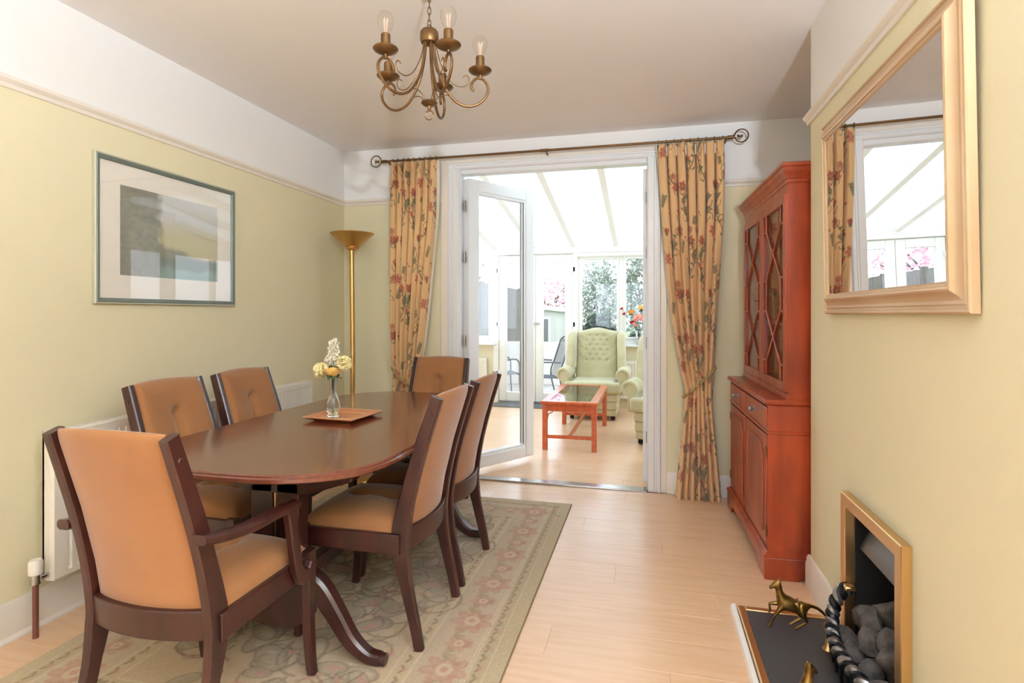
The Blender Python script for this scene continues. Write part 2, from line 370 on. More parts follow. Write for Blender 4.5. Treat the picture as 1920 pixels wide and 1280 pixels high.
leaf('door_1', (-1.318, 3.945), math.atan2(.575, .372), .685, 1)
leaf('door_2', (-.006, 3.965), math.radians(82), .64, -1)

# ================================================================== THE CONSERVATORY
k = FAR / 6.9
def dwarf(name, q, bevel=0): return struct(B(name, 'wall_paint', None, q))
FX = [-2.44, -2.08, -1.965, -0.955, -0.89, 1.3]     # left window, post, french doors, post, right window
dwarf('wall_far_left', (CL, -2.02, FAR - .02, FAR + .2, 0, .78))
dwarf('wall_far_right', (-.93, CR, FAR - .02, FAR + .2, 0, .78))
dwarf('wall_conservatory_left', (CL - .2, CL, BW + .22, FAR + .2, 0, .78))
dwarf('wall_conservatory_right', (CR, CR + .2, BW + .22, FAR + .2, 0, .78))
for i, q in enumerate([(CL, -2.0, FAR - .12, FAR + .22, .78, .815), (-.93, CR, FAR - .12, FAR + .22, .78, .815), (CL - .22, CL + .1, BW + .22, FAR - .1, .78, .815), (CR - .1, CR + .22, BW + .22, FAR - .1, .78, .815)]):
    struct(B('trim_%d' % (12 + i), 'upvc', None, q, bevel=.008))
ZE = EAVE - .13
glazed('window_2', (CL, FAR), (-2.02, FAR), .815, ZE, (.42,), .055, .07, sub=.03)
glazed('window_3', (-.93, FAR), (CR, FAR), .815, ZE, (.265, .51, .755), .055, .07, sub=.03)
glazed('window_4', (CL, FAR), (CL, BW + .22), .815, ZE + .02, (.25, .5, .75), .055, .07)
glazed('window_5', (CR, BW + .22), (CR, FAR), .815, ZE + .02, (.25, .5, .75), .055, .07)
struct(B('trim_16', 'upvc_warm', None, (-2.04, -1.965, FAR - .05, FAR + .05, 0, ZE), bevel=.006))
struct(B('trim_17', 'upvc_warm', None, (-.962, -.89, FAR - .05, FAR + .05, 0, ZE), bevel=.006))
def french(name, x0, x1, hinge_left):
    o = struct(thing(name, loc=(0, FAR, 0))); z0, z1, st = .03, ZE - .01, .10; d = .03
    B('stile', 'upvc_warm', o, (x0, x0 + st, -d, d, z0, z1), bevel=.006); B('stile', 'upvc_warm', o, (x1 - st, x1, -d, d, z0, z1), bevel=.006)
    B('rail', 'upvc_warm', o, (x0 + st, x1 - st, -d, d, z0, z0 + .12), bevel=.006); B('rail', 'upvc_warm', o, (x0 + st, x1 - st, -d, d, z1 - .10, z1), bevel=.006)
    B('pane', 'pane', o, (x0 + st, x1 - st, -.004, .004, z0 + .12, z1 - .1))
    hx = x0 - .008 if hinge_left else x1 + .008
    for z in (.4, 1.06, 1.78): B('hinge', 'upvc', o, (hx - .03, hx + .03, -.05, -.028, z - .035, z + .035), bevel=.006)
    kx = x1 - .05 if hinge_left else x0 + .05
    h = B('handle', 'upvc', o, (kx - .014, kx + .014, -.04, -.03, .95, 1.13), bevel=.004); B('lever', 'chrome', h, (kx - .1, kx + .01, -.062, -.046, 1.06, 1.08), bevel=.004)
    return o
french('door_3', -1.96, -1.462, True); french('door_4', -1.458, -.965, False)
struct(B('trim_18', 'grey_metal', None, (-1.965, -.955, FAR - .06, FAR + .08, 0, .03)))
struct(B('trim_19', 'upvc_warm', None, (CL - .08, CR + .08, FAR - .06, FAR + .09, ZE, EAVE), bevel=.01))
# sloping roof: rafters and panels
rf = struct(thing('roof', loc=(0, FAR, EAVE), rz=0)); RL = (FAR - BW - .22) / math.cos(math.atan(ROOF_S)) + .02
rf.rotation_euler = (-math.atan(ROOF_S), 0, 0)
bars = [CL + .03 + .0] + [-2.02, -1.485, -.955, -.407, .14, .69] + [CR - .03]
for x in bars: B('rafter', 'upvc_warm', rf, (x - .032, x + .032, -RL, .1, -.06, .035), bevel=.008)
for a, b in zip(bars[:-1], bars[1:]): B('panel', 'roof', rf, (a + .03, b - .03, -RL, .12, .012, .022))
for nm, x0, x1 in (('wall_gable_left', CL - .08, CL + .04), ('wall_gable_right', CR - .04, CR + .08)):
    y0 = BW + .22; struct(MB().prism([(y0, ZE + .02), (FAR, ZE + .02), (FAR, EAVE), (y0, EAVE + ROOF_S * (FAR - y0))], x0, x1, 'x').build(nm, 'upvc_warm'))
# roller blind
rb = thing('roller_blind', 'cream rolled-up roller blind along the top of the conservatory window', 'blind', (0, 0, 0))
MB().tube([(-.9, FAR - .09, ZE - .03), (1.1, FAR - .09, ZE - .03)], .026, 12).build('roll', 'upvc_warm', rb)
for x in (-.905, 1.1): B('bracket', 'upvc', rb, (x - .008, x + .008, FAR - .12, FAR - .04, ZE - .06, ZE), bevel=.003)
tag(B('doormat', 'doormat', None, (-2.0, -.95, 6.93, FAR - .07, 0, .012), bevel=.004), 'dark grey doormat in front of the conservatory french doors', 'doormat')

# ================================================================== THE GARDEN
struct(B('ground_patio', 'patio', None, (-9, 9, FAR + .22, 10.6, -.4, -.15)))
struct(B('ground_lawn', 'garden_grass', None, (-30, 30, 10.6, 60, -.45, -.17)))
struct(B('ground_front', 'patio', None, (-20, 20, -40, FW - .2, -.6, -.3)))
fe = thing('garden_fence', 'grey weathered wooden fence running down the left of the garden', 'fence', (-3.3, 7.6, -.15))
bd = B('board', 'fence_wood', fe, (-.011, .011, 0, .145, .05, 1.98))
for i in range(1, 58): c = bd.copy(); COL.objects.link(c); c.location = (random.uniform(-.004, .004), i * .152, random.uniform(-.008, .008))
for i in range(6): B('post', 'fence_wood', fe, (-.12, -.03, i * 1.75, i * 1.75 + .09, 0, 2.03))
for z in (.35, 1.0, 1.65): B('rail', 'fence_wood', fe, (-.06, -.012, 0, 8.8, z, z + .07))
tag(B('garden_wall', 'render_white', None, (-3.15, -1.35, 10.4, 10.58, -.15, .66), bevel=.01), 'low pale rendered wall beyond the patio', 'wall')
sh = thing('garden_shed', 'pale garden shed with light roof and narrow window under pink blossom', 'shed', (-3.05, 15.5, -.2))
B('body', 'shed_wall', sh, (-.12, .55, 0, 1.8, 0, 1.5)); MB().prism([(-.18, 1.56), (-.18, 1.66), (.68, 1.56), (.68, 1.46)], -.1, 1.9, 'y').build('roof', 'shed_roof', sh)
wn = B('window', 'upvc', sh, (-.05, .35, -.03, .01, .55, 1.3)); B('glass', 'grey_metal', wn, (-.01, .13, -.035, -.02, .6, 1.25), (.17, .31, -.035, -.02, .6, 1.25))
def tree(name, label, loc, trunk_h, crown_c, crown_r, mt, nleaf, size, seed, cat='tree'):
    r = np.random.default_rng(seed); o = thing(name, label, cat, loc); mb = MB()
    mb.tube([(0, 0, 0), (.03, .02, trunk_h * .5), (0, 0, trunk_h)], [.12, .09, .07], 8)
    for i in range(9):
        a = i * 2.4; e = (math.cos(a) * crown_r[0] * .8, math.sin(a) * crown_r[1] * .8, crown_c + crown_r[2] * (.5 * math.sin(i * 1.7)))
        mb.tube([(0, 0, trunk_h * (.6 + .04 * i)), (e[0] * .4, e[1] * .4, trunk_h + (e[2] - trunk_h) * .6), e], [.05, .03, .012], 6)
    mb.build('trunk', 'bark', o)
    d = r.normal(size=(nleaf, 3)); d /= np.linalg.norm(d, axis=1)[:, None]; rad = r.uniform(.25, 1, nleaf) ** .5
    lump = 1 + .25 * np.sin(d[:, 0] * 5 + seed) * np.cos(d[:, 2] * 6 + d[:, 1] * 4)
    P = d * (rad * lump)[:, None] * np.array(crown_r) + np.array([0, 0, crown_c])
    u = r.normal(size=(nleaf, 3)); u /= np.linalg.norm(u, axis=1)[:, None]; v = np.cross(u, r.normal(size=(nleaf, 3))); v /= np.linalg.norm(v, axis=1)[:, None]
    s = (size * r.uniform(.6, 1.3, nleaf))[:, None]
    V = np.stack([P - u * s, P + v * s * .6, P + u * s, P - v * s * .6], 1).reshape(-1, 3)
    me = bpy.data.meshes.new('foliage'); me.from_pydata(V.tolist(), [], np.arange(nleaf * 4).reshape(-1, 4).tolist()); me.materials.append(M[mt])
    f = link('foliage', me, o); f['kind'] = 'stuff'; return o
tree('blossom_tree', 'pink blossom tree rising behind the garden shed', (-3.3, 18.8, -.2), 1.3, 1.9, (.95, .9, 1.1), 'blossom', 1700, .075, 3)
tree('blossom_tree', 'pink blossom tree behind the left garden fence', (-5.2, 15.0, -.2), 1.5, 2.4, (1.4, 1.2, 1.1), 'blossom', 1700, .09, 5)
tree('bushy_tree', 'grey-green bushy tree seen through the middle conservatory window pane', (-1.75, 21, -.2), 1.2, 1.9, (.85, .8, 1.6), 'foliage_grey', 3600, .07, 8)
tree('evergreen_tree', 'dark loose evergreen tree behind the conservatory flowers', (-.15, 19, -.2), 1.5, 2.1, (.8, .8, 1.7), 'foliage_dark', 2200, .08, 9)
tree('evergreen_tree', 'dark evergreen tree at the far right of the garden', (3.6, 17, -.2), 1.5, 2.3, (1.6, 1.2, 2.0), 'foliage_dark', 3000, .11, 19)
tree('hedge_bush', 'low dark hedge bush under the bushy grey-green tree', (-1.45, 16.5, -.2), .4, .75, (.5, .4, .6), 'dark_hedge', 2600, .07, 12, 'bush')
tree('hedge_bush', 'low dark hedge bush under the loose evergreen tree', (-.1, 16.5, -.2), .3, .5, (.55, .4, .45), 'dark_hedge', 2200, .07, 13, 'bush')
def patio_chair(loc, rz, label):
    o = thing('patio_chair', label, 'chair', loc, rz, 'metal patio chairs')
    for x in (-.25, .25):
        MB().tube(smooth_path([(x, .24, 0), (x, .22, .3), (x, .2, .62), (x, .0, .64), (x, -.22, .63)]), .012, 6).build('front_leg', 'patio_metal', o)
        MB().tube(smooth_path([(x, -.3, 0), (x, -.2, .42), (x, -.26, .65), (x, -.36, .95)]), .012, 6).build('rear_leg', 'patio_metal', o)
    MB().tube(smooth_path([(-.25, -.36, .95), (-.12, -.38, 1.0), (.12, -.38, 1.0), (.25, -.36, .95)]), .012, 6).build('top_bar', 'patio_metal', o)
    for i in range(9): x = -.22 + i * .055; MB().tube([(x, .22, .42), (x, -.2, .40), (x, -.27, .66), (x, -.37, .97)], .006, 5).build('slat', 'patio_metal', o)
    B('seat_rim', 'patio_metal', o, (-.26, .26, .2, .23, .405, .43), (-.26, .26, -.22, -.19, .385, .41))
patio_chair((-1.55, 8.25, -.15), math.radians(115), 'grey metal patio chair just outside the right french door')
patio_chair((-2.25, 8.5, -.15), math.radians(-60), 'grey metal patio chair outside the left french door')

# ================================================================== RUG
def stamp(img, cx, cy, rx, ry, ang, col, alpha=1.0, ring=0.0):
    """paint a soft rotated ellipse into a wrapping tile; coordinates in pixels"""
    h, w_, _ = img.shape; R = int(max(rx, ry) + 2); xs = np.arange(int(cx) - R, int(cx) + R + 1); ys = np.arange(int(cy) - R, int(cy) + R + 1)
    X, Y = np.meshgrid(xs - cx, ys - cy); c, s = math.cos(ang), math.sin(ang)
    d = np.sqrt(((X * c + Y * s) / rx) ** 2 + ((-X * s + Y * c) / ry) ** 2)
    a = np.clip((1 - d) * min(rx, ry) + .5, 0, 1)
    if ring: a = a * np.clip((d - ring) * 6, 0, 1)
    a = (a * alpha)[..., None]; yi, xi = np.ix_(ys % h, xs % w_)
    img[yi, xi] = img[yi, xi] * (1 - a) + np.array(col) * a
def stroke(img, pts, r, col, alpha=1.0):
    for (x0, y0), (x1, y1) in zip(pts[:-1], pts[1:]):
        n = max(1, int(math.hypot(x1 - x0, y1 - y0)))
        for i in range(n): stamp(img, x0 + (x1 - x0) * i / n, y0 + (y1 - y0) * i / n, r, r, 0, col, alpha)
RX0, RX1, RY0, RY1 = -2.055, -.47, 1.10, 3.482
PXM = 200
def rug_image():
    W_, H_ = int((RX1 - RX0) * PXM), int((RY1 - RY0) * PXM); r = np.random.default_rng(4)
    img = np.ones((H_, W_, 3)) * np.array(lin((190, 172, 142)))
    yy, xx = np.mgrid[0:H_, 0:W_]; e = np.minimum(np.minimum(xx, W_ - 1 - xx), np.minimum(yy, H_ - 1 - yy)) / PXM
    ol, pk, ln_, gr, dk = lin((160, 148, 118)), lin((186, 146, 126)), lin((200, 186, 156)), lin((166, 156, 132)), lin((122, 106, 92))
    img[e < .36] = lin((190, 174, 142)); img[e < .30] = lin((186, 170, 144)); img[e < .105] = lin((180, 166, 134)); img[e < .05] = lin((184, 170, 138))
    for d0 in (.05, .105, .115, .295, .30, .355, .36): img[(e > d0) & (e < d0 + .006)] = ln_
    # field of scrolls and paisleys
    for i in range(150):
        cx, cy = r.uniform(.40, RX1 - RX0 - .40) * PXM, r.uniform(.40, RY1 - RY0 - .40) * PXM; t = r.uniform(0, 6.28); q = r.uniform(9, 19)
        stamp(img, cx, cy, q, q * .55, t, gr, .7); stamp(img, cx, cy, q, q * .55, t, dk, .75, .80); stamp(img, cx + 2, cy, q * .55, q * .28, t, [pk, ol, ln_][i % 3], .6)
        pts = [(cx + (q + j * 1.1) * math.cos(t + j * .24) * .9, cy + (q + j * 1.1) * math.sin(t + j * .24) * .9) for j in range(14)]
        stroke(img, pts, .8, dk, .7)
        for j in range(3): stamp(img, pts[4 + 3 * j][0], pts[4 + 3 * j][1], 3.6, 1.8, t + j, [pk, gr, ol][j], .8)
    # wide border: rosettes and vines; narrow guards: little marks
    def border(d, step, fn):
        w, h = RX1 - RX0, RY1 - RY0; k_ = 0
        for a in np.arange(d, w - d + .01, (w - 2 * d) / round((w - 2 * d) / step)): fn(a * PXM, d * PXM, 0, k_); fn(a * PXM, (h - d) * PXM, 0, k_); k_ += 1
        k_ = 1
        for a in np.arange(d, h - d + .01, (h - 2 * d) / round((h - 2 * d) / step)): fn(d * PXM, a * PXM, PI / 2, k_); fn((w - d) * PXM, a * PXM, PI / 2, k_); k_ += 1
    def rosette(x, y, t, k_):
        big = k_ % 2 == 0; q = 15 if big else 9
        for j in range(7): a = t + j * 2 * PI / 7; stamp(img, x + q * .62 * math.cos(a), y + q * .62 * math.sin(a), q * .5, q * .3, a, pk, .55); stamp(img, x + q * .75 * math.cos(a), y + q * .75 * math.sin(a), q * .4, q * .25, a, lin((166, 116, 100)), .4, .7)
        stamp(img, x, y, q * .45, q * .4, t, ln_, .8); stamp(img, x, y, q * .2, q * .2, 0, pk, .9)
        for sgn in (-1, 1):
            pts = [(x + math.cos(t) * sgn * (q + j * 1.6) - math.sin(t) * 7 * math.sin(j * .5), y + math.sin(t) * sgn * (q + j * 1.6) + math.cos(t) * 7 * math.sin(j * .5)) for j in range(12)]
            stroke(img, pts, .8, ol, .8)
            stamp(img, pts[5][0], pts[5][1], 4, 2, t + .6, ol, .7); stamp(img, pts[9][0], pts[9][1], 4, 2, t - .6, lin((170, 140, 120)), .7)
    border(.20, .15, rosette)
    def small(x, y, t, k_):
        stroke(img, [(x - 4 * math.cos(t) - 2 * math.sin(t), y - 4 * math.sin(t) + 2 * math.cos(t)), (x, y), (x + 4 * math.cos(t) - 3 * math.sin(t), y + 4 * math.sin(t) + 3 * math.cos(t))], .9, dk, .7)
        stamp(img, x, y, 2, 2, 0, [pk, ol][k_ % 2], .7)
    border(.085, .055, small); border(.33, .06, small)
    n = r.normal(0, 1, (H_, W_)); return np.clip(img * np.array([1.0, .95, .96]) * (1 + .05 * n[..., None]), 0, 1)
def grid_mesh(name, P, C, m):
    """P (nv,nu,3) positions, C (nv,nu,3) colours"""
    nv, nu = P.shape[:2]; idx = np.arange(nv * nu).reshape(nv, nu)
    F = np.stack([idx[:-1, :-1], idx[:-1, 1:], idx[1:, 1:], idx[1:, :-1]], -1).reshape(-1, 4)
    me = bpy.data.meshes.new(name); me.vertices.add(nv * nu); me.vertices.foreach_set('co', P.astype(np.float32).ravel())
    me.loops.add(F.size); me.loops.foreach_set('vertex_index', F.astype(np.int32).ravel()); me.polygons.add(len(F))
    me.polygons.foreach_set('loop_start', np.arange(0, F.size, 4, dtype=np.int32)); me.update(calc_edges=True)
    if C is not None:
        a = me.color_attributes.new('Col', 'FLOAT_COLOR', 'POINT'); a.data.foreach_set('color', np.concatenate([C, np.ones((nv, nu, 1))], -1).astype(np.float32).ravel())
    me.shade_smooth(); me.materials.append(M[m]); return me
img = rug_image(); hh, ww = img.shape[:2]
X, Y = np.meshgrid(np.linspace(RX0, RX1, ww), np.linspace(RY0, RY1, hh))
rug = thing('rug', 'faded floral beige rug with scrolling borders under the dining table', 'rug', (0, 0, 0))
link('pile', grid_mesh('pile', np.stack([X, Y, np.full_like(X, .0085)], -1), img, 'rug_print'), rug)
mat('rug_edge', (128, 112, 84), .95)
B('backing', 'rug_edge', rug, (RX0 - .004, RX1 + .004, RY0 - .004, RY1 + .004, 0.0005, .0078), bevel=.003)
RZ = .0085

# ================================================================== DINING TABLE
tb = thing('dining_table', 'dark mahogany oval extending dining table on twin pedestals', 'table', (-1.275, 2.26, RZ))
def oval(hw, hl, n=3.0, b=.42, k_=15):
    pts = []
    for q in range(4):
        for i in range(k_):
            t = (i + .5) / k_ * PI / 2 + q * PI / 2; c, s = math.cos(t), math.sin(t)
            pts.append((hw * math.copysign(abs(c) ** (2 / n), c), math.copysign((hl - b) + b * abs(s) ** (2 / n), s)))
    return pts
def oval_slab(offs): return MB().rings([[(x, y, z) for x, y in oval(.465 - d, .872 - d)] for d, z in offs])
TZ = .73 - RZ
oval_slab([(.03, TZ - .03), (.008, TZ - .028), (.0, TZ - .022), (.0, TZ - .012), (.006, TZ - .008), (.006, TZ - .004), (.010, TZ)]).build('table_top', 'mahogany_top', tb, angle=30)
B('apron', 'mahogany', tb, (-.30, .30, -.60, .60, TZ - .085, TZ - .03), bevel=.004)
for py in (-.53, .585):
    p = B('pedestal', 'mahogany', tb, (-.095, -.008, py - .03, py + .03, .22, TZ - .085), (.008, .095, py - .03, py + .03, .22, TZ - .085), (-.008, .008, py - .022, py + .022, .22, TZ - .085), bevel=.004)
    B('brass_line', 'brass', p, (-.003, .003, py - .026, py - .0215, .10, TZ - .09), (-.003, .003, py + .0215, py + .026, .10, TZ - .09))
    MB().prism([(-.13, .30), (-.13, .13), (-.07, .10), (0, .092), (.07, .10), (.13, .13), (.13, .30)], py - .035, py + .035, 'y').build('base_block', 'mahogany', tb, .006)
    MB().prism([(-.30, TZ - .085), (-.30, TZ - .10), (-.12, TZ - .16), (.12, TZ - .16), (.30, TZ - .10), (.30, TZ - .085)], py - .03, py + .03, 'y').build('bearer', 'mahogany', tb, .006)
    for sx in (-1, 1):
        path = smooth_path([(0, .09, .27), (0, .16, .235), (0, .22, .16), (0, .28, .075), (0, .34, .03), (0, .392, .022)], 5)
        mb = MB().bar(path, [.062 - .02 * i / len(path) for i in range(len(path))], [.09 - .052 * min(1, i / len(path) * 1.15) for i in range(len(path))])
        mb.v = [(sx * y, py + x, z) for x, y, z in mb.v]
        lg = mb.build('leg', 'mahogany', tb)
        MB().tube([(sx * .385, py, .022), (sx * .412, py, .021)], .021, 12).build('foot_cap', 'mahogany', lg)
B('stretcher', 'mahogany', tb, (-.022, .022, -.53, .585, .185, .245), bevel=.006)

# ================================================================== DINING CHAIRS
PW = [(-.258, 0), (-.240, .09), (-.212, .21), (-.190, .32), (-.186, .40), (-.208, .52), (-.250, .68), (-.320, .895)]
def back_y(z): return interp(z, [p[1] for p in PW], [p[0] for p in PW])
def post_x(z): return interp(z, [0, .32, .9], [.194, .194, .178])
def make_chair(name, label, arms=False):
    o = thing(name, label, 'chair')
    sp = smooth_path([(0, y, z) for y, z in PW], 4)
    for s in (-1, 1):
        wn = [interp(p[2], [0, .1, .24, .34, .42, .55, .9], [.034, .038, .046, .066, .068, .056, .044]) for p in sp]
        pst = MB().bar([(s * post_x(p[2]), p[1], p[2]) for p in sp], .027, wn).build('rear_leg', 'mahogany', o)
        zc = .835; MB().tube([(s * (post_x(zc) + .0125), back_y(zc), zc), (s * (post_x(zc) + .0165), back_y(zc), zc)], [.0085, .006], 12).build('plug', 'mahogany', pst)
        fl_ = smooth_path([(s * .206, .203, .415), (s * .206, .205, .33), (s * .206, .203, .18), (s * .208, .21, .06), (s * .209, .219, 0)], 4)
        MB().bar(fl_, [.03] * len(fl_), [interp(p[2], [0, .2, .42], [.03, .038, .046]) for p in fl_]).build('front_leg', 'mahogany', o)
        MB().add([], []).prism([(-.19, .335), (.20, .338), (.20, .408), (-.19, .408)], s * .207 - .012, s * .207 + .008, 'x').build('side_rail', 'mahogany', o, .003)
    B('front_rail', 'mahogany', o, (-.195, .195, .188, .214, .338, .408), bevel=.003)
    # bowed lower back rail
    MB().rings([[(x, -.192 - .034 * (1 - (x / .185) ** 2) + dy, z) for dy, z in ((-.016, .345), (.012, .345), (.012, .425), (-.022, .425))] for x in np.linspace(-.182, .182, 13)]).build('back_rail', 'mahogany', o, .003)
    # seat cushion
    def dimples(a, b, pts, crease):
        d = sum(depth * math.exp(-((a - p) ** 2 + (b - q) ** 2) / (2 * sg * sg)) for p, q, depth, sg in pts)
        (p0, q0), (p1, q1), dep, sg = crease; t = max(0, min(1, ((a - p0) * (p1 - p0) + (b - q0) * (q1 - q0)) / ((p1 - p0) ** 2 + (q1 - q0) ** 2)))
        return d + dep * math.exp(-((a - p0 - t * (p1 - p0)) ** 2 + (b - q0 - t * (q1 - q0)) ** 2) / (2 * sg * sg))
    N_ = 31; nv = N_
    def seat(u, v):
        a = (u * 2 - 1); b = (v * 2 - 1); x = a * .198; y = .012 + b * .203
        e = max(0, (1 - abs(a) ** 5) * (1 - abs(b) ** 5)) ** .45
        z = .405 + .058 * e + .022 * (1 - a * a) * (1 - b * b) - dimples(x, y, [(0, .075, .022, .026), (0, -.075, .022, .026)], ((0, .075), (0, -.075), .026, .020))
        return (x * (1 + .03 * e * 0), y, max(.404, z))
    mb = MB().grid(seat, N_, nv); mb.box(-.196, .196, -.19, .213, .395, .4055)
    st = mb.build('seat', 'velvet', o, angle=60)
    for y in (.075, -.075): MB().ball((0, y, .438), (.009, .009, .006), 10, 6).build('button', 'velvet', st)
    # back cushion: front face tufted, back face plain, rolled top
    NX = 29
    def backc(i, v, front):
        q_ = 2 * i / (NX - 1) - 1; z = .415 + v * .485; hw = post_x(z) - .0125
        x = hw * q_; q = abs(q_); bow = -.030 * (1 - q * q) * (1 - .3 * v)
        top = max(0, (v - .90) / .10); rnd = math.sqrt(max(0, 1 - top * top)); ed = max(0, 1 - q ** 6) ** .5
        if front:
            f = .042 * rnd * (.45 + .75 * ed) - dimples(x, z, [(0, .755, .014, .018), (0, .625, .014, .018)], ((0, .755), (0, .625), .026, .017)) * rnd
        else: f = -.014 * rnd * (.6 + .4 * ed)
        return (x, back_y(min(z, .895)) + bow + f + .004, z + .008 * (1 - q * q) * v)
    bk = MB().rings([[backc(i, v, True) for i in range(NX)] + [backc(i, v, False) for i in range(NX - 1, -1, -1)] for v in np.concatenate([np.linspace(0, .9, 34), .9 + .1 * np.sin(np.linspace(.15, 1, 8) * PI / 2)])])
    bc = bk.build('backrest', 'velvet', o, angle=60)
    for z in (.755, .625): MB().ball((0, back_y(z) - .026 + .004 + .014, z), (.009, .006, .009), 10, 6).build('button', 'velvet', bc)
    if arms:
        for s in (-1, 1):
            ap = smooth_path([(s * .216, -.268, .632), (s * .224, -.21, .620), (s * .236, -.12, .612), (s * .240, -.01, .612), (s * .236, .092, .606)], 5)
            mb = MB(); R = []
            for i, (x, y, z) in enumerate(ap):
                t = i / (len(ap) - 1); wx = .020 + .006 * math.sin(PI * t); hz = .013
                R.append([(x + dx, y, z + dz) for dx, dz in ((-wx, -hz * .5), (-wx * .6, -hz), (wx * .6, -hz), (wx, -hz * .5), (wx, hz * .5), (wx * .6, hz), (-wx * .6, hz), (-wx, hz * .5))])
            mb.rings(R).build('arm', 'mahogany', o)
            us = smooth_path([(s * .231, .066, .60), (s * .231, .080, .53), (s * .231, .093, .45), (s * .231, .107, .392), (s * .231, .132, .362), (s * .231, .162, .366), (s * .231, .177, .392)], 5)
            MB().bar(us, .026, [interp(i / len(us), [0, .4, .7, 1], [.042, .036, .05, .03]) for i in range(len(us))]).build('arm_support', 'mahogany', o)
    return o
CG = 'tan velvet dining chairs round the mahogany table'
ch = make_chair('dining_chair', '')
place(ch, (-1.047, 2.035, RZ), PI / 2, 'tan velvet armless chair on the door side of the table, nearest the camera', CG)
place(dup(ch), (-1.055, 2.515, RZ), PI / 2, 'tan velvet armless chair on the door side of the table, farther from the camera', CG)
place(dup(ch), (-1.735, 2.005, RZ), -PI / 2, 'tan velvet armless chair on the radiator side of the table, nearer the camera', CG)
place(dup(ch), (-1.735, 2.475, RZ), -PI / 2, 'tan velvet armless chair on the radiator side of the table, farther from the camera', CG)
place(dup(ch), (-1.34, 3.18, RZ), PI, 'tan velvet chair at the far end of the table facing the camera', CG)
ac = make_chair('carver_chair', '', True)
place(ac, (-1.293, 1.42, RZ), 0, 'tan velvet carver chair with wooden arms seen from behind in the foreground', CG)

# ================================================================== ON THE TABLE
tr = thing('serving_tray', 'square orange-brown wooden tray in the middle of the table', 'tray', (-1.334, 2.26, .73), math.radians(-4))
def sq(h, z): return [(-h, -h, z), (h, -h, z), (h, h, z), (-h, h, z)]
MB().rings([sq(.088, .0), sq(.098, .004), sq(.124, .016), sq(.125, .019), sq(.122, .0195), sq(.074, .013), sq(.072, .0125)]).build('dish', 'tray_wood', tr, angle=15)
MB().rings([[(x * (1 + .0) , y, z) for x, y, z in sq(.0725, .0128)], sq(.0725, .0145), sq(.069, .0145), sq(.069, .0128)], cap=False, closed=True).build('inlay', 'tray_edge', tr)
MB().rings([sq(.1222, .0192), sq(.1252, .0192), sq(.1252, .0208), sq(.1222, .0208)], cap=False, closed=True).build('rim', 'tray_edge', tr)
VX, VY, VZ = -1.352, 2.20, .73 + .0150
va = thing('bud_vase', 'small clear glass bud vase on the wooden tray', 'vase', (VX, VY, VZ))
pr = [(.022, 0), (.026, .003), (.026, .008), (.019, .014), (.030, .030), (.0345, .048), (.030, .068), (.019, .092), (.0135, .115), (.014, .14), (.020, .168), (.029, .188)]
inn = [(r - .0035, max(z, .02)) for r, z in pr[4:]]
MB().lathe(pr + [(inn[-1][0] + .001, .189)] + inn[::-1], (0, 0, 0), 28).build('body', 'crystal', va)
def rose(name, label, m, c, r, seed, stem_to, n=14, group=None, up=(0, 0, 1), neck=.16):
    o = thing(name, label, 'flower', stem_to, 0, group); rr = random.Random(seed); c = Vector(c) - Vector(stem_to); rot = Vector((0, 0, 1)).rotation_difference(Vector(up).normalized())
    mb = MB()
    if name == 'rose':       # nested cupped petals
        for i in range(n):
            t = (i + 1) / n; a0 = i * 2.4; R_ = r * (.30 + .70 * t); top = 2.35 - .75 * t
            def f(u, v):
                a = a0 + (u - .5) * (2.6 - .9 * t); ph = .35 + (top - .35) * v * (1 - .16 * (2 * u - 1) ** 2); fl2 = 1 + .16 * t * max(0, v - .75) / .25
                return c + rot @ Vector((R_ * math.sin(ph) * fl2 * math.cos(a), R_ * math.sin(ph) * fl2 * math.sin(a), -R_ * math.cos(ph) * .95))
            mb.grid(f, 8, 7)
    else:                    # ball of frilled petals
        nn = n * 3
        for i in range(nn):
            cz = 1 - 1.55 * (i + .5) / nn; a = i * 2.39996; sz = math.sqrt(1 - cz * cz); d = Vector((sz * math.cos(a), sz * math.sin(a), cz)); s1 = d.orthogonal().normalized(); s2 = d.cross(s1); w0 = r * .46
            mb.grid(lambda u, v: c + rot @ (d * r * (.55 + .42 * v + .06 * math.sin(u * 14 + i)) + s1 * (u - .5) * 2 * w0 * (.35 + .65 * v) + s2 * w0 * .8 * (v * v - .3) * math.cos(i * 1.3)), 5, 4)
    mb.build('bloom', m, o, angle=80)
    MB().tube(smooth_path([(0, 0, .0), (c.x * .06, c.y * .06, neck * .6), (c.x * .16, c.y * .16, neck), tuple(c - rot @ Vector((0, 0, r * .7)))], 5), .0018, 6).build('stem', 'leaf_green', o)
    for q in range(3):
        a = rr.uniform(0, 6.28); d = Vector((math.cos(a), math.sin(a), -.25)); bs = c - rot @ Vector((0, 0, r * .8)); s_ = Vector((-math.sin(a), math.cos(a), 0))
        MB().grid(lambda u, v: bs + d * (r * 1.25 * v) + s_ * ((u - .5) * r * .7 * math.sin(PI * min(1, v + .05))) + Vector((0, 0, -.004 * math.cos((u - .5) * 3))), 4, 5).build('leaf', 'leaf_green', o)
    return o
SB = (VX, VY, VZ + .025)
FGp = 'flowers in the bud vase'
rose('rose', 'yellow-orange rose at the front of the bud vase', 'petal_yellow', (VX + .012, VY - .025, VZ + .212), .034, 1, SB, group=FGp)
rose('carnation', 'cream carnation hanging to the left of the bud vase', 'petal_cream', (VX - .046, VY - .02, VZ + .206), .034, 2, SB, 22, FGp, (-.7, -.2, .5))
rose('carnation', 'cream carnation leaning to the right of the bud vase', 'petal_cream', (VX + .056, VY + .0, VZ + .238), .032, 3, SB, 22, FGp, (.6, -.2, .6))
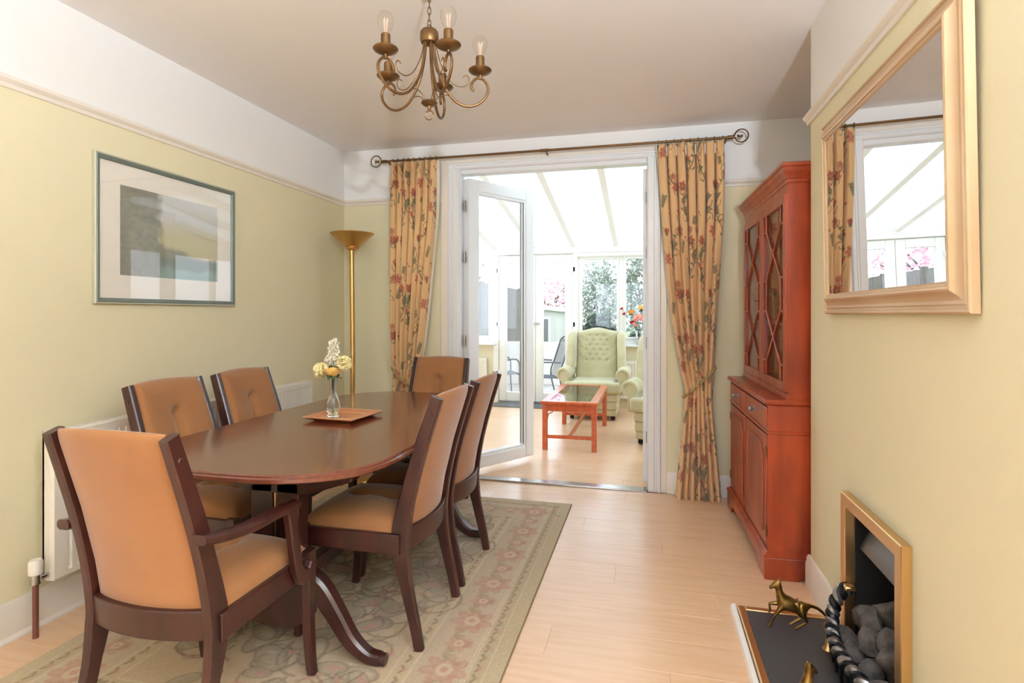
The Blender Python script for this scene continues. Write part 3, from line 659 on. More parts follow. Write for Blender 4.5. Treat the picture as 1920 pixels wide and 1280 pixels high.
rose('carnation', 'white carnation behind the yellow rose in the bud vase', 'petal_white', (VX - .016, VY + .015, VZ + .248), .030, 4, SB, 22, FGp)
def spike():
    o = thing('stock_flower', 'tall white flower spike topping the bud vase', 'flower', SB, 0, FGp); rr = random.Random(3)
    for i in range(20):
        z = .225 + i * .0045; a = i * 2.4; r = .017 * (1 - .35 * i / 20); mb = MB(); cc = Vector((r * math.cos(a) + .004, r * math.sin(a), z))
        for p in range(9):
            cz = 1 - 1.5 * (p + .5) / 9; b0 = p * 2.4; sz = math.sqrt(1 - cz * cz); d = Vector((sz * math.cos(b0 + i), sz * math.sin(b0 + i), cz)); s1 = d.orthogonal().normalized()
            mb.grid(lambda u, v: cc + d * .013 * (.3 + .7 * v) + s1 * (u - .5) * .014 * (.4 + .6 * v), 3, 3)
        mb.build('floret', 'petal_white', o, angle=80)
    MB().tube([(0, 0, 0), (.002, 0, .15), (.004, 0, .31)], .002, 6).build('stem', 'leaf_green', o)
spike()

# ================================================================== LEFT WALL: RADIATOR, PICTURE, LAMP
def radiator(name, label, loc, rz, ln, z0, z1, pitch=.0335, dp=.075):
    """local x along the wall, y=0 at the wall, +y into the room"""
    o = thing(name, label, 'radiator', loc, rz); n = int(ln / pitch); R = []
    prof = [(0.0, dp - .018)]
    x = .02; prof += [(.004, dp), (x, dp)]
    while x + pitch < ln - .02:
        prof += [(x + pitch * .30, dp), (x + pitch * .40, dp - .009), (x + pitch * .72, dp - .009), (x + pitch * .82, dp)]; x += pitch
    prof += [(ln - .004, dp), (ln, dp - .018)]
    rows = [(z0, -.004), (z0 + .006, 0), (z0 + .022, 0), (z0 + .032, 1), (z1 - .045, 1), (z1 - .035, 0), (z1 - .006, 0), (z1, -.004)]
    vs, fs = [], []; m_ = len(prof)
    for z, k_ in rows:
        for px_, py_ in prof: vs.append((px_, (py_ if k_ == 1 else (dp if .003 < px_ < ln - .003 else py_)) + (k_ if k_ < 0 else 0), z))
    for j in range(len(rows) - 1):
        for i in range(m_ - 1): fs.append((j * m_ + i, j * m_ + i + 1, (j + 1) * m_ + i + 1, (j + 1) * m_ + i))
    MB().add(vs, fs).build('front_panel', 'radiator_white', o, angle=25)
    B('back_panel', 'radiator_white', o, (0, ln, dp - .055, dp - .045, z0, z1 - .01))
    for a in (0, ln - .003): B('end_panel', 'radiator_white', o, (a, a + .003, dp - .055, dp - .016, z0, z1), bevel=.001)
    B('top_grille', 'radiator_white', o, (0, ln, dp - .055, dp - .049, z1 - .006, z1), (0, ln, dp - .022, dp - .004, z1 - .006, z1), *[(i * .035, i * .035 + .006, dp - .049, dp - .022, z1 - .005, z1 - .001) for i in range(int(ln / .035))])
    for a in (.2, ln - .2): B('bracket', 'radiator_white', o, (a, a + .03, .003, dp - .05, z0 + .05, z1 - .06))
    return o
rd = radiator('radiator', 'long white panel radiator on the left wall behind the dining chairs', (LW, 3.305, 0), -PI / 2, 1.675, .19, .755, dp=.11)
v = MB().tube([(1.72, .085, .235), (1.72, .085, .20)], [.017, .017], 12).build('valve_body', 'chrome', rd)
MB().tube([(1.675, .085, .215), (1.73, .085, .215)], .009, 10).build('valve_tail', 'chrome', v)
MB().lathe([(.020, .0), (.023, .004), (.023, .045), (.018, .055)], (1.72, .085, .235), 16).build('valve_cap', 'radiator_white', rd)
MB().tube([(1.72, .085, .205), (1.72, .085, .0)], .0095, 12).build('pipe', 'copper_pipe', rd)

def frame_sides(parent, y0, y1, z0, z1, prof, m, names=('frame_bottom', 'frame_side', 'frame_top', 'frame_side')):
    """four mitred mouldings on a plane x=0 facing +x; prof: (inward offset, proud)"""
    C = [((y0, z0), (1, 1)), ((y1, z0), (-1, 1)), ((y1, z1), (-1, -1)), ((y0, z1), (1, -1))]
    for i in range(4):
        R = []
        for (py, pz), (sy, sz) in (C[i], C[(i + 1) % 4]): R.append([(h, py + sy * d, pz + sz * d) for d, h in prof])
        MB().rings(R).build('frame_rail' if i % 2 == 0 else 'frame_stile', m, parent, angle=20)
pc = thing('framed_picture', 'framed landscape print behind glass in a grey-green frame on the left wall', 'picture', (LW, 0, 0))
PY0, PY1, PZ0, PZ1 = 1.868, 2.694, 1.243, 1.893
frame_sides(pc, PY0, PY1, PZ0, PZ1, [(0, 0), (0, .016), (.003, .020), (.007, .020), (.008, 0)], 'picture_pale')
frame_sides(pc, PY0 + .007, PY1 - .007, PZ0 + .007, PZ1 - .007, [(0, 0), (0, .019), (.004, .021), (.016, .016), (.019, .013), (.019, 0)], 'picture_grey')
B('mount', 'mat_board', pc, (.001, .007, PY0 + .01, PY1 - .01, PZ0 + .01, PZ1 - .01))
def print_mat():
    m = mat('watercolour', (150, 150, 130), .8); nt = m.node_tree; N = nt.nodes; L = nt.links
    tc = N.new('ShaderNodeTexCoord'); sp = N.new('ShaderNodeSeparateXYZ'); L.new(tc.outputs['Generated'], sp.inputs[0])
    def math_(op, a, b=None, c=None):
        n = N.new('ShaderNodeMath'); n.operation = op
        for i, q in enumerate((a, b, c)):
            if q is None: continue
            if isinstance(q, (int, float)): n.inputs[i].default_value = q
            else: L.new(q, n.inputs[i])
        return n.outputs[0]
    def mixc(f, a, b):
        n = N.new('ShaderNodeMix'); n.data_type = 'RGBA'; L.new(f, n.inputs['Factor'])
        for k_, q in (('A', a), ('B', b)):
            if isinstance(q, tuple): n.inputs[k_].default_value = (*lin(q), 1)
            else: L.new(q, n.inputs[k_])
        return n.outputs['Result']
    def noise(sc, d=6):
        n = N.new('ShaderNodeTexNoise'); n.inputs['Scale'].default_value = sc; n.inputs['Detail'].default_value = d; L.new(tc.outputs['Generated'], n.inputs['Vector']); return n.outputs['Fac']
    def step(v, e, w): n = N.new('ShaderNodeMapRange'); L.new(v, n.inputs[0]); n.inputs['From Min'].default_value = e - w; n.inputs['From Max'].default_value = e + w; return n.outputs[0]
    y, z = sp.outputs['Y'], sp.outputs['Z']; nz = noise(6)
    zz = math_('MULTIPLY_ADD', nz, .16, z)
    c = mixc(step(zz, .72, .10), (206, 198, 160), (214, 214, 210))              # pale field, hazy sky
    c = mixc(step(math_('MULTIPLY_ADD', y, .35, zz), .62, .03), (150, 152, 132), c)   # hillside
    c = mixc(step(zz, .32, .03), (132, 146, 138), c); c = mixc(step(zz, .20, .03), (150, 176, 168), c)   # bank and water
    c = mixc(step(math_('MULTIPLY_ADD', noise(12), .12, y), .42, .03), mixc(noise(16), (112, 116, 108), (168, 162, 140)), c)   # mottled darker block on the left
    L.new(c, N['Principled BSDF'].inputs['Base Color'])
print_mat()
B('print', 'watercolour', pc, (.007, .0078, PY0 + .125, PY1 - .125, PZ0 + .13, PZ1 - .118))
B('glass', 'pane', pc, (.0095, .0115, PY0 + .02, PY1 - .02, PZ0 + .02, PZ1 - .02))

def floor_lamp(label, loc, watts=0):
    lp = thing('floor_lamp', label, 'lamp', loc)
    MB().lathe([(.13, 0), (.135, .004), (.13, .016), (.05, .026), (.02, .036)], n=32).build('base', 'satin_brass', lp)
    MB().tube([(0, 0, .03), (.004, 0, .9), (-.004, 0, 1.67)], .0165, 16).build('pole', 'satin_brass', lp)
    MB().lathe([(.018, 1.655), (.045, 1.665), (.05, 1.68), (.045, 1.69)], n=28).build('collar', 'satin_brass', lp)
    MB().lathe([(.05, 1.685), (.152, 1.772), (.156, 1.774), (.154, 1.778), (.05, 1.694), (.02, 1.69)], n=40).build('bowl', 'satin_brass', lp, angle=25)
    if watts:  # only the added fill lamp carries a light
        l = bpy.data.lights.new('added_fill_bulb', 'POINT'); l.energy = watts; l.shadow_soft_size = .06; l.color = (0.77, 0.89, 1.0)
        lo = bpy.data.objects.new('added_fill_bulb', l); COL.objects.link(lo); lo.parent = lp; lo.location = (0, 0, 1.752)
floor_lamp('tall brass uplighter floor lamp in the far left corner', (-2.07, 3.62, 0))
floor_lamp('added fill light in the form of a brass uplighter floor lamp, unseen in the near alcove', (.66, -.55, 0), 430)  # added lamp, unseen behind the camera; its ceiling bounce fills the room

# ================================================================== CURTAINS
def curtain_tile():
    TW, TH, Q = .62, .70, 400; W_, H_ = int(TW * Q), int(TH * Q); r = random.Random(11); img = np.ones((H_, W_, 3)) * np.array(lin((222, 182, 132)))
    vine, red, rose_, brown, green, gold = lin((122, 106, 76)), lin((178, 88, 72)), lin((198, 118, 92)), lin((132, 78, 62)), lin((100, 100, 74)), lin((200, 142, 84))
    def leafspray(x, y, t, n=5):
        for i in range(n):
            px, py = x + i * 5.5 * math.cos(t), y + i * 5.5 * math.sin(t)
            for s in (-1, 1): stamp(img, px + 5 * math.cos(t + s * 1.0), py + 5 * math.sin(t + s * 1.0), 5, 1.9, t + s * .75, green, .95)
        stroke(img, [(x, y), (x + n * 5.5 * math.cos(t), y + n * 5.5 * math.sin(t))], 1.0, vine)
    def flower(x, y, q, t, c1, c2):
        for j in range(6): a = t + j * PI / 3; stamp(img, x + q * .6 * math.cos(a), y + q * .6 * math.sin(a), q * .55, q * .33, a, c1, .95); stamp(img, x + q * .5 * math.cos(a), y + q * .5 * math.sin(a), q * .35, q * .12, a, c2, .8)
        stamp(img, x, y, q * .28, q * .28, 0, gold, 1); stamp(img, x, y, q * .14, q * .14, 0, brown, 1)
    def tulip(x, y, q, t, c1, c2):
        for s in (-.5, 0, .5): stamp(img, x + q * .5 * math.cos(t + s), y + q * .5 * math.sin(t + s), q * .65, q * .26, t + s * .7, c1 if s else c2, .95)
        stamp(img, x, y, q * .35, q * .3, t, green, .9)
    for ph in (.08, .39):
        pts = [((ph + .085 * math.sin(2 * PI * y / TH + ph * 9)) * Q, y * Q) for y in np.linspace(0, TH, 90)]; stroke(img, pts, 1.5, vine)
        for i in range(4, 90, 11):
            x, y = pts[i]; s = 1 if (i // 11) % 2 else -1
            sp_ = [(x + s * (3 + 26 * (1 - math.exp(-j * .09))) + s * 13 * math.cos(j * .32) * math.exp(-j * .03) - s * 13, y - 9 * math.sin(j * .32) * 1.25 - j * .5) for j in range(22)]
            stroke(img, sp_, 1.1, vine)
            kx, ky = sp_[8]
            [lambda: flower(kx + s * 14, ky - 8, 13, i, red, brown), lambda: leafspray(kx, ky, -.9 * s + (PI if s < 0 else 0)), lambda: tulip(kx + s * 12, ky - 6, 13, -PI / 2 + s * .4, rose_, red), lambda: flower(kx + s * 14, ky, 10, i, rose_, red)][(i // 11) % 4]()
            stamp(img, x - s * 8, y + 6, 7, 2.6, .6 * s, green, .95); stamp(img, x + s * 4, y - 12, 6, 2.2, -1.0, green, .9)
    for (x, y) in ((.04, .2), (.31, .25), (.47, .5), (.16, .58), (.36, .03), (.02, .52)): leafspray(x * Q, y * Q, -1.9 + x * 3, 4); stroke(img, [(x * Q + (4 + j * .7) * math.cos(j * .45) + 12, y * Q + (4 + j * .7) * math.sin(j * .45) + 14) for j in range(16)], 1.1, vine)
    for (x, y, kx) in ((.24, .10, 0), (.54, .34, 1), (.22, .46, 2), (.55, .62, 0), (.25, .64, 1), (.56, .06, 2)):
        [lambda: flower(x * Q, y * Q, 15, x * 9, rose_, brown), lambda: tulip(x * Q, y * Q, 15, -PI / 2, red, brown), lambda: leafspray(x * Q, y * Q, -1.2, 6)][kx]()
        stamp(img, x * Q + 26, y * Q + 18, 4, 4, 0, red, .9); stamp(img, x * Q + 33, y * Q + 26, 3, 3, 0, brown, .9)
    return img, TW, TH
TILE, TW, TH = curtain_tile()
def curtain(label, edge, npl, seed, lead, tiez):
    """edge: list of (z, xl, xr) at the hanging plane; lead: side (-1/1) of the leading edge with visible lining"""
    o = thing('curtain', label, 'curtain', (0, 3.80, 0)); zs = [e[0] for e in edge][::-1]
    nu, nv = 240, 420; u = np.linspace(0, 1, nu); z = np.linspace(edge[0][0], edge[-1][0], nv)
    xl = np.interp(z, zs, [e[1] for e in edge][::-1]); xr = np.interp(z, zs, [e[2] for e in edge][::-1])
    ker = np.hanning(31); ker /= ker.sum()
    xl = np.convolve(np.pad(xl, 15, 'edge'), ker, 'valid'); xr = np.convolve(np.pad(xr, 15, 'edge'), ker, 'valid')
    U, Z = np.meshgrid(u, z); Wd = (xr - xl)[:, None]
    warp = U + .012 * np.sin(2 * PI * U * 3 + seed + Z * 1.3) + .006 * np.sin(Z * 5 + U * 17 + seed)
    ph = 2 * PI * npl * warp + seed
    topf = np.clip((Z - (edge[0][0] - .16)) / .16, 0, 1)
    A = .041 * (1 - .55 * np.exp(-((Z - tiez) / .16) ** 2)) * (1 - .45 * topf)
    y = A * (np.sin(ph) + .28 * np.sin(2 * ph + 1 + Z * 2) + .15 * np.sin(.5 * ph + 2)) + topf * .008 * np.sin(2 * PI * npl * 2 * U + 1)
    x = xl[:, None] + Wd * warp.clip(0, 1) + .010 * np.cos(ph) * (1 - topf * .5)
    zz = Z + (np.where(Z < edge[-1][0] + .3, 1, 0) * (edge[-1][0] + .3 - Z) / .3) * (.012 * np.sin(ph)) * 1.0 + topf * .006 * np.cos(2 * PI * npl * U)
    S = U * 1.25; h, w_ = TILE.shape[:2]
    C = TILE[((-Z / TH + seed * .37) % 1 * h).astype(int) % h, ((S / TW + seed * .21) % 1 * w_).astype(int) % w_]
    link('cloth', grid_mesh('cloth', np.stack([x, y, zz], -1), C, 'curtain_print'), o)
    st = 4; X2, Y2, Z2 = x[::st, ::3].copy(), y[::st, ::3] + .010, zz[::st, ::3].copy()
    if lead < 0: X2[:, 0] -= .009; X2[:, 1] -= .005; Y2[:, 0] -= .006
    else: X2[:, -1] += .009; X2[:, -2] += .005; Y2[:, -1] -= .006
    link('lining', grid_mesh('lining', np.stack([X2, Y2, Z2], -1), None, 'lining'), o)
    B('heading_tape', 'lining', o, (edge[0][1] + .01, edge[0][2] - .01, .018, .024, edge[0][0] - .075, edge[0][0] - .01))
    for i in range(9):
        xx = edge[0][1] + .012 + (edge[0][2] - edge[0][1] - .024) * i / 8; t = np.linspace(0, 2 * PI, 13)[:-1]
        MB().tube([(xx, .014 * math.cos(a), 2.330 + .014 * math.sin(a)) for a in t], .0022, 6, True).build('curtain_ring', 'antique_brass', o)
    return o
ER = [(2.315, .050, .474), (2.1, .06, .474), (1.861, .075, .469), (1.333, .122, .435), (.984, .176, .412), (.80, .212, .402), (.70, .236, .396), (.60, .226, .398), (.30, .198, .425), (.012, .168, .452)]
curtain('floral curtain tied back on the right of the opening, beside the cabinet', ER, 7, 1.0, -1, .72)
EL = [(2.320, -1.853, -1.487), (1.943, -1.848, -1.497), (1.548, -1.846, -1.536), (1.153, -1.838, -1.575), (.84, -1.834, -1.615), (.70, -1.828, -1.655), (.60, -1.832, -1.65), (.3, -1.85, -1.60), (.012, -1.87, -1.57)]
curtain('floral curtain tied back on the left of the opening, behind the far chair', EL, 7, 2.6, 1, .72)
def rope(name, label, path, r, pitch, m1, m2, closed=True, cat='tieback', parent=None):
    o = parent or thing(name, label, cat); P = [Vector(p) for p in path]; n = len(P)
    d = [0]
    for a, b in zip(P[:-1], P[1:]): d.append(d[-1] + (b - a).length)
    for s, m_ in ((0, m1), (PI, m2)):
        pts = []
        for i, p in enumerate(P):
            t = (P[(i + 1) % n] - P[i - 1]) if closed else (P[min(i + 1, n - 1)] - P[max(i - 1, 0)]); t.normalize()
            a = t.cross(Vector((0, 0, 1)));
            if a.length < .1: a = t.cross(Vector((1, 0, 0)))
            a.normalize(); b = a.cross(t); q = d[i] / pitch * 2 * PI + s
            pts.append(p + (a * math.cos(q) + b * math.sin(q)) * r * .72)
        MB().tube(pts, r, 8, closed).build('strand', m_, o)
    return o
def tie(label, cx, hw, zc, dz):
    path = [(cx + hw * math.cos(t), 3.80 + .062 * math.sin(t), zc + dz * math.cos(t)) for t in np.linspace(0, 2 * PI, 121)[:-1]]
    o = rope('curtain_tieback', label, path, .0065, .04, 'rope', 'rope')
    s = 1 if dz > 0 else -1
    MB().tube([(cx + s * hw, 3.80, zc + abs(dz)), (cx + s * hw * 1.02, 3.887, zc + abs(dz) + .01)], .004, 6).build('hook', 'antique_brass', o)
tie('beige rope tieback round the right curtain', .318, .098, .755, .095); tie('beige rope tieback round the left curtain', -1.742, .098, .72, -.085)
cr = thing('curtain_rod', 'thin antique brass curtain rod with curled leaf finials above the opening', 'curtain rod', (0, 3.80, 2.330))
MB().tube([(-1.90, 0, 0), (-.70, 0, 0), (.50, 0, 0)], .0085, 12).build('rod', 'antique_brass', cr)
MB().tube([(-.73, 0, 0), (-.67, 0, 0)], .011, 12).build('joint', 'antique_brass', cr)
for s, x0 in ((-1, -1.90), (1, .50)):
    f = MB().tube([(x0 - s * .01, 0, 0), (x0 + s * .03, 0, 0)], .012, 12).build('finial', 'antique_brass', cr)
    pts = [(x0 + s * .03, 0, 0)] + [(x0 + s * (.076 + .041 * math.cos(t)), 0, .006 + .041 * math.sin(t)) for t in np.linspace(PI * .93, -PI * .95, 26)]
    MB().tube(pts, .0045, 8).build('curl', 'antique_brass', f)
    for a in (.6, 2.4): MB().grid(lambda u, v: (x0 + s * .066 + .024 * v * math.cos(a) + (u - .5) * .02 * math.sin(PI * v) * -math.sin(a), .002 * math.cos(u * PI), -.004 + .024 * v * math.sin(a) + (u - .5) * .02 * math.sin(PI * v) * math.cos(a)), 4, 6).build('leaf', 'antique_brass', f)
for x in (-1.88, .0 + .485, -.69): MB().tube([(x, 0, -.002), (x, .05, -.012), (x, .086, -.012)], .006, 8).build('bracket', 'antique_brass', cr)

# ================================================================== RIGHT WALL: MIRROR
mr = thing('wall_mirror', 'large mirror in a wide champagne gold frame above the fireplace', 'mirror', (CH - .004, 0, 1.2), 0)
mr.rotation_euler = (0, math.radians(-1.0), 0)
def mirror_sides(parent, y0, y1, z0, z1, prof, m):
    C = [((y0, z0), (1, 1)), ((y1, z0), (-1, 1)), ((y1, z1), (-1, -1)), ((y0, z1), (1, -1))]
    for i in range(4):
        R = [[(-h, py + sy * d, pz + sz * d) for d, h in prof] for (py, pz), (sy, sz) in (C[i], C[(i + 1) % 4])]
        MB().rings(R).build('frame_rail' if i % 2 == 0 else 'frame_stile', m, parent, angle=18)
mirror_sides(mr, 1.387, 2.40, 0, .725, [(0, 0), (0, .016), (.004, .020), (.010, .020), (.013, .016), (.018, .016), (.022, .019), (.030, .019), (.038, .022), (.046, .028), (.052, .034), (.057, .036), (.061, .035), (.064, .031), (.070, .031), (.074, .027), (.0745, 0)], 'gold_leaf')
B('mirror_glass', 'mirror_silver', mr, (-.026, -.022, 1.387 + .07, 2.40 - .07, .07, .655))
B('backing', 'soot', mr, (-.015, -.002, 1.40, 2.39, .012, .712))

# ================================================================== FIREPLACE
fp = thing('fireplace_surround', 'polished brass fireplace surround with black firebox in the chimney breast', 'fireplace', (CH, 0, 0))
def arm3(parent):
    y0, y1, zt, wd, pr_ = 1.713, 2.203, .572, .044, .027
    prof = [(0, .002), (0, -pr_ + .002), (.003, -pr_), (wd - .003, -pr_), (wd, -pr_ + .003), (wd, .012)]
    for a, b, nm in (((y1, 0, -1, 0), (y1, zt, -1, -1), 'stile'), ((y1, zt, -1, -1), (y0, zt, 1, -1), 'top_rail'), ((y0, zt, 1, -1), (y0, 0, 1, 0), 'stile')):
        MB().rings([[(h - .0005, py + sy * d, pz + sz * d) for d, h in prof] for py, pz, sy, sz in (a, b)]).build(nm, 'brass', parent, angle=20)
arm3(fp)
D = .285
B('firebox', 'soot', fp, (.004, D, FY0 + .002, FY0 + .012, .02, FZ - .002), (.004, D, FY1 - .012, FY1 - .002, .02, FZ - .002), (D, D + .01, FY0 + .002, FY1 - .002, .02, FZ - .002), (.004, D, FY0 + .012, FY1 - .012, FZ - .012, FZ - .002), (.004, D, FY0 + .012, FY1 - .012, .02, .05))
def hood(u, v):
    y = FY0 + .014 + (FY1 - FY0 - .028) * u; q = 1 - (2 * u - 1) ** 2
    return (.016 + .05 * v, y, .395 + .10 * v)
h = MB().grid(hood, 14, 4).build('hood', 'grey_metal', fp); so = h.modifiers.new('solidify', 'SOLIDIFY'); so.thickness = .006
he = thing('hearth', 'black slate hearth slab with brass edging in front of the fire', 'hearth', (0, 0, 0))
HX, HY0, HY1 = .345, 1.545, 2.372
B('slab', 'slate', he, (HX + .026, CH - .002, HY0 + .026, HY1 - .026, .001, .036), bevel=.002)
B('brass_edge', 'brass', he, (HX, HX + .026, HY0, HY1, .001, .040), bevel=.003); B('brass_edge', 'brass', he, (HX + .026, CH - .02, HY1 - .026, HY1, .001, .040), bevel=.003); B('brass_edge', 'brass', he, (HX + .026, CH - .02, HY0, HY0 + .026, .001, .040), bevel=.003)
struct(MB().prism([(HX - .002, 0), (HX - .024, 0), (HX - .022, .010), (HX - .014, .019), (HX - .002, .022)], HY0 - .04, HY1 + .05, 'y').build('trim_20', 'white_gloss'))
# twisted fret in front of the coals
fb = thing('fire_fret', 'black twisted rope fret with its highlights coloured in, bowing out in front of the coals', 'fire fret', (0, 0, 0))
fm = (FY0 + FY1) / 2; hw = (FY1 - FY0) / 2
fpth = smooth_path([(.668, fm + hw - .015, .255), (.640, fm + hw - .018, .225), (.622, fm + hw - .022, .18), (.613, fm + hw - .04, .145), (.600, fm + hw * .55, .128), (.588, fm, .124), (.600, fm - hw * .55, .128), (.612, fm - hw + .03, .120), (.634, fm - hw - .01, .108), (.648, fm - hw - .03, .10)], 16)
rope('', '', fpth, .0135, .052, 'black_iron', 'pewter', False, parent=fb)  # pewter strand colours in the pale highlights along the black bar
for y in (fm + hw - .03, fm - hw + .03):
    MB().lathe([(.018, .036), (.020, .042), (.012, .054), (.010, .10), (.016, .118), (.010, .14)], (.605, y, 0), 14).build('foot', 'brass', fb)
    if y > fm: B('scroll_cap', 'brass', fb, (.652, .690, y - .012, y + .022, .250, .268), bevel=.006)
for i in range(7):
    y = fm - hw * .8 + i * hw * .267; x = .588 + .03 * ((y - fm) / hw) ** 2
    MB().tube([(x + .004, y, .118), (x + .004, y, .037)], .005, 8).build('bar', 'black_iron', fb)
# coals
def coal(i, loc, r, label):
    bm = bmesh.new(); bmesh.ops.create_icosphere(bm, subdivisions=2, radius=1); rr = random.Random(i * 7 + 1)
    pl = [(Vector((rr.uniform(-1, 1), rr.uniform(-1, 1), rr.uniform(-1, 1))).normalized(), rr.uniform(.55, .8)) for _ in range(9)]
    for v_ in bm.verts:
        p = v_.co.copy()
        for n_, d_ in pl:
            q = p.dot(n_)
            if q > d_: p -= n_ * (q - d_)
        v_.co = Vector((p.x * r[0], p.y * r[1], p.z * r[2])) * rr.uniform(.96, 1.04)
    bmesh.ops.rotate(bm, verts=bm.verts, cent=(0, 0, 0), matrix=Matrix.Rotation(rr.uniform(0, 6), 3, 'Z') @ Matrix.Rotation(rr.uniform(-.6, .6), 3, 'X'))
    me = bpy.data.meshes.new('coal'); bm.to_mesh(me); bm.free(); me.materials.append(M['coal']); o = link('coal', me); o.location = loc
    return tag(o, label, 'coal', 'imitation coals in the fireplace')
spots = [(.655, 2.085, .095), (.66, 2.0, .095), (.655, 1.915, .095), (.66, 1.83, .095), (.74, 2.09, .10), (.745, 2.0, .10), (.74, 1.91, .10), (.745, 1.82, .10),
         (.70, 2.09, .185), (.71, 2.02, .195), (.685, 1.965, .17), (.72, 1.91, .20), (.70, 1.85, .18), (.79, 2.06, .19), (.80, 1.95, .19), (.745, 1.985, .255)]
rows_ = [('front row against the twisted fret', 4), ('second row behind the front coals', 4), ('upper layer of the heap', 5), ('rear of the upper layer', 2), ('very top of the heap', 1)]
ords = {1: [''], 2: ['farther', 'nearer'], 4: ['farthest', 'second farthest', 'second nearest', 'nearest'], 5: ['farthest', 'second farthest', 'middle', 'second nearest', 'nearest']}
clab = [(('grey-black imitation coal, %s to the camera, in the %s' % (q, r)) if n > 1 else 'grey-black imitation coal at the very top of the heap') for r, n in rows_ for q in ords[n]]
clab = [c.replace('farthest to', 'farthest from').replace('farther to', 'farther from') for c in clab]
for i, p in enumerate(spots): coal(i, p, (random.uniform(.042, .056), random.uniform(.046, .062), random.uniform(.05, .064)), clab[i])

# brass horses on the hearth
def horse():
    V = {}; E_ = []; Rr = []; names = []
    def n(k_, p, r, par=None):
        V[k_] = len(names); names.append(p); Rr.append(r)
        if par is not None: E_.append((V[par], V[k_]))
    n('bar', (.018, 0, .083), .0205); n('rump', (.052, 0, .086), .0225, 'bar'); n('chest', (-.016, 0, .092), .0235, 'bar')
    n('nb', (-.027, 0, .116), .0165, 'chest'); n('nm', (-.032, 0, .142), .0125, 'nb'); n('poll', (-.034, 0, .163), .0098, 'nm'); n('face', (-.048, 0, .154), .0088, 'poll'); n('nose', (-.064, 0, .137), .0058, 'face')
    for s in (-1, 1): n('ear%d' % s, (-.029, s * .005, .178), .0022, 'poll')
    n('t1', (.076, 0, .090), .0058, 'rump'); n('t2', (.100, 0, .084), .0062, 't1'); n('t3', (.118, 0, .070), .0056, 't2'); n('t4', (.132, 0, .050), .0024, 't3')
    for s, f in ((-1, 0), (1, .012)):
        n('st%d' % s, (.046 - f, s * .013, .060), .0120, 'rump'); n('hk%d' % s, (.062 - f, s * .014, .036), .0056, 'st%d' % s); n('hf%d' % s, (.030 - f, s * .014, .012), .0042, 'hk%d' % s); n('hh%d' % s, (.020 - f, s * .014, .003), .0056, 'hf%d' % s)
    n('s1', (-.026, -.012, .076), .0105, 'chest'); n('k1', (-.046, -.014, .050), .0052, 's1'); n('f1', (-.062, -.014, .014), .0040, 'k1'); n('h1', (-.070, -.014, .003), .0056, 'f1')
    n('s2', (-.030, .012, .080), .0100, 'chest'); n('k2', (-.062, .014, .076), .0052, 's2'); n('f2', (-.058, .014, .050), .0040, 'k2'); n('h2', (-.064, .014, .040), .0052, 'f2')
    me = bpy.data.meshes.new('brass_horse'); me.from_pydata(names, E_, []); me.materials.append(M['old_brass'])
    o = bpy.data.objects.new('brass_horse', me); COL.objects.link(o)
    sk = o.modifiers.new('skin', 'SKIN'); sk.use_smooth_shade = True; sb = o.modifiers.new('subsurf', 'SUBSURF'); sb.levels = 2; sb.render_levels = 2
    for i, r in enumerate(Rr): me.skin_vertices[0].data[i].radius = (r, r)
    me.skin_vertices[0].data[0].use_root = True
    return o
ho = horse(); ho.location = (.502, 2.25, .0375); tag(ho, 'small brass prancing horse figurine on the far end of the hearth', 'figurine', 'brass horses on the hearth')
h2 = ho.copy(); COL.objects.link(h2); h2.location = (.415, 1.715, .0375); h2.rotation_euler = (0, 0, math.radians(215)); tag(h2, 'brass horse figurine on the near hearth, only its head above the picture edge', 'figurine', 'brass horses on the hearth')

# ================================================================== GLAZED CABINET
cb = thing('display_cabinet', 'tall red-brown yew cabinet with glazed top doors in the right alcove', 'cabinet', (.527, 2.735, 0), math.radians(1.7))
L_ = .965; DP = .40
# plinth with bracket feet
def bracket(a, b, horizontal, pos):
    n = .17
    poly = [(a, 0), (a + n * .75, 0), (a + n * .85, .03), (a + n, .05), (b - n, .05), (b - n * .85, .03), (b - n * .75, 0), (b, 0), (b, .098), (a, .098)]
    return MB().prism(poly, pos[0], pos[1], 'x' if horizontal else 'y')
bracket(-.015, L_ + .015, True, (-.018, .0)).build('plinth_front', 'yew', cb, .002)
poly = [(-.018, 0), (.13, 0), (.16, .03), (.18, .05), (.25, .05), (.27, .03), (.30, 0), (DP, 0), (DP, .098), (-.018, .098)]
MB().prism(poly, -.016, .0, 'y').build('plinth_side', 'yew', cb, .002); MB().prism(poly, L_, L_ + .016, 'y').build('plinth_side', 'yew', cb, .002)
MB().rings([[(-.018 - d, -.016 - d, z), (DP, -.016 - d, z), (DP, L_ + .016 + d, z), (-.018 - d, L_ + .016 + d, z)] for d, z in ((0, .098), (.004, .102), (.004, .110), (-.006, .116), (-.014, .124))]).build('plinth_moulding', 'yew', cb, angle=20)
B('lower_body', 'yew', cb, (.0, DP, 0, .018, .12, .785), (.0, DP, L_ - .018, L_, .12, .785), (DP - .01, DP, .018, L_ - .018, .12, .785), (.002, DP - .01, .018, L_ - .018, .12, .14), (.002, DP - .01, .018, L_ - .018, .655, .678), (.0, .02, L_ / 2 - .008, L_ / 2 + .008, .678, .785), (.004, DP - .01, .018, L_ - .018, .775, .785), bevel=.0015)
MB().rings([[(-d, -d, z), (DP, -d, z), (DP, L_ + d, z), (-d, L_ + d, z)] for d, z in ((.0, .782), (.010, .786), (.016, .792), (.018, .800), (.014, .808), (.010, .812))]).build('ledge', 'yew', cb, angle=20)
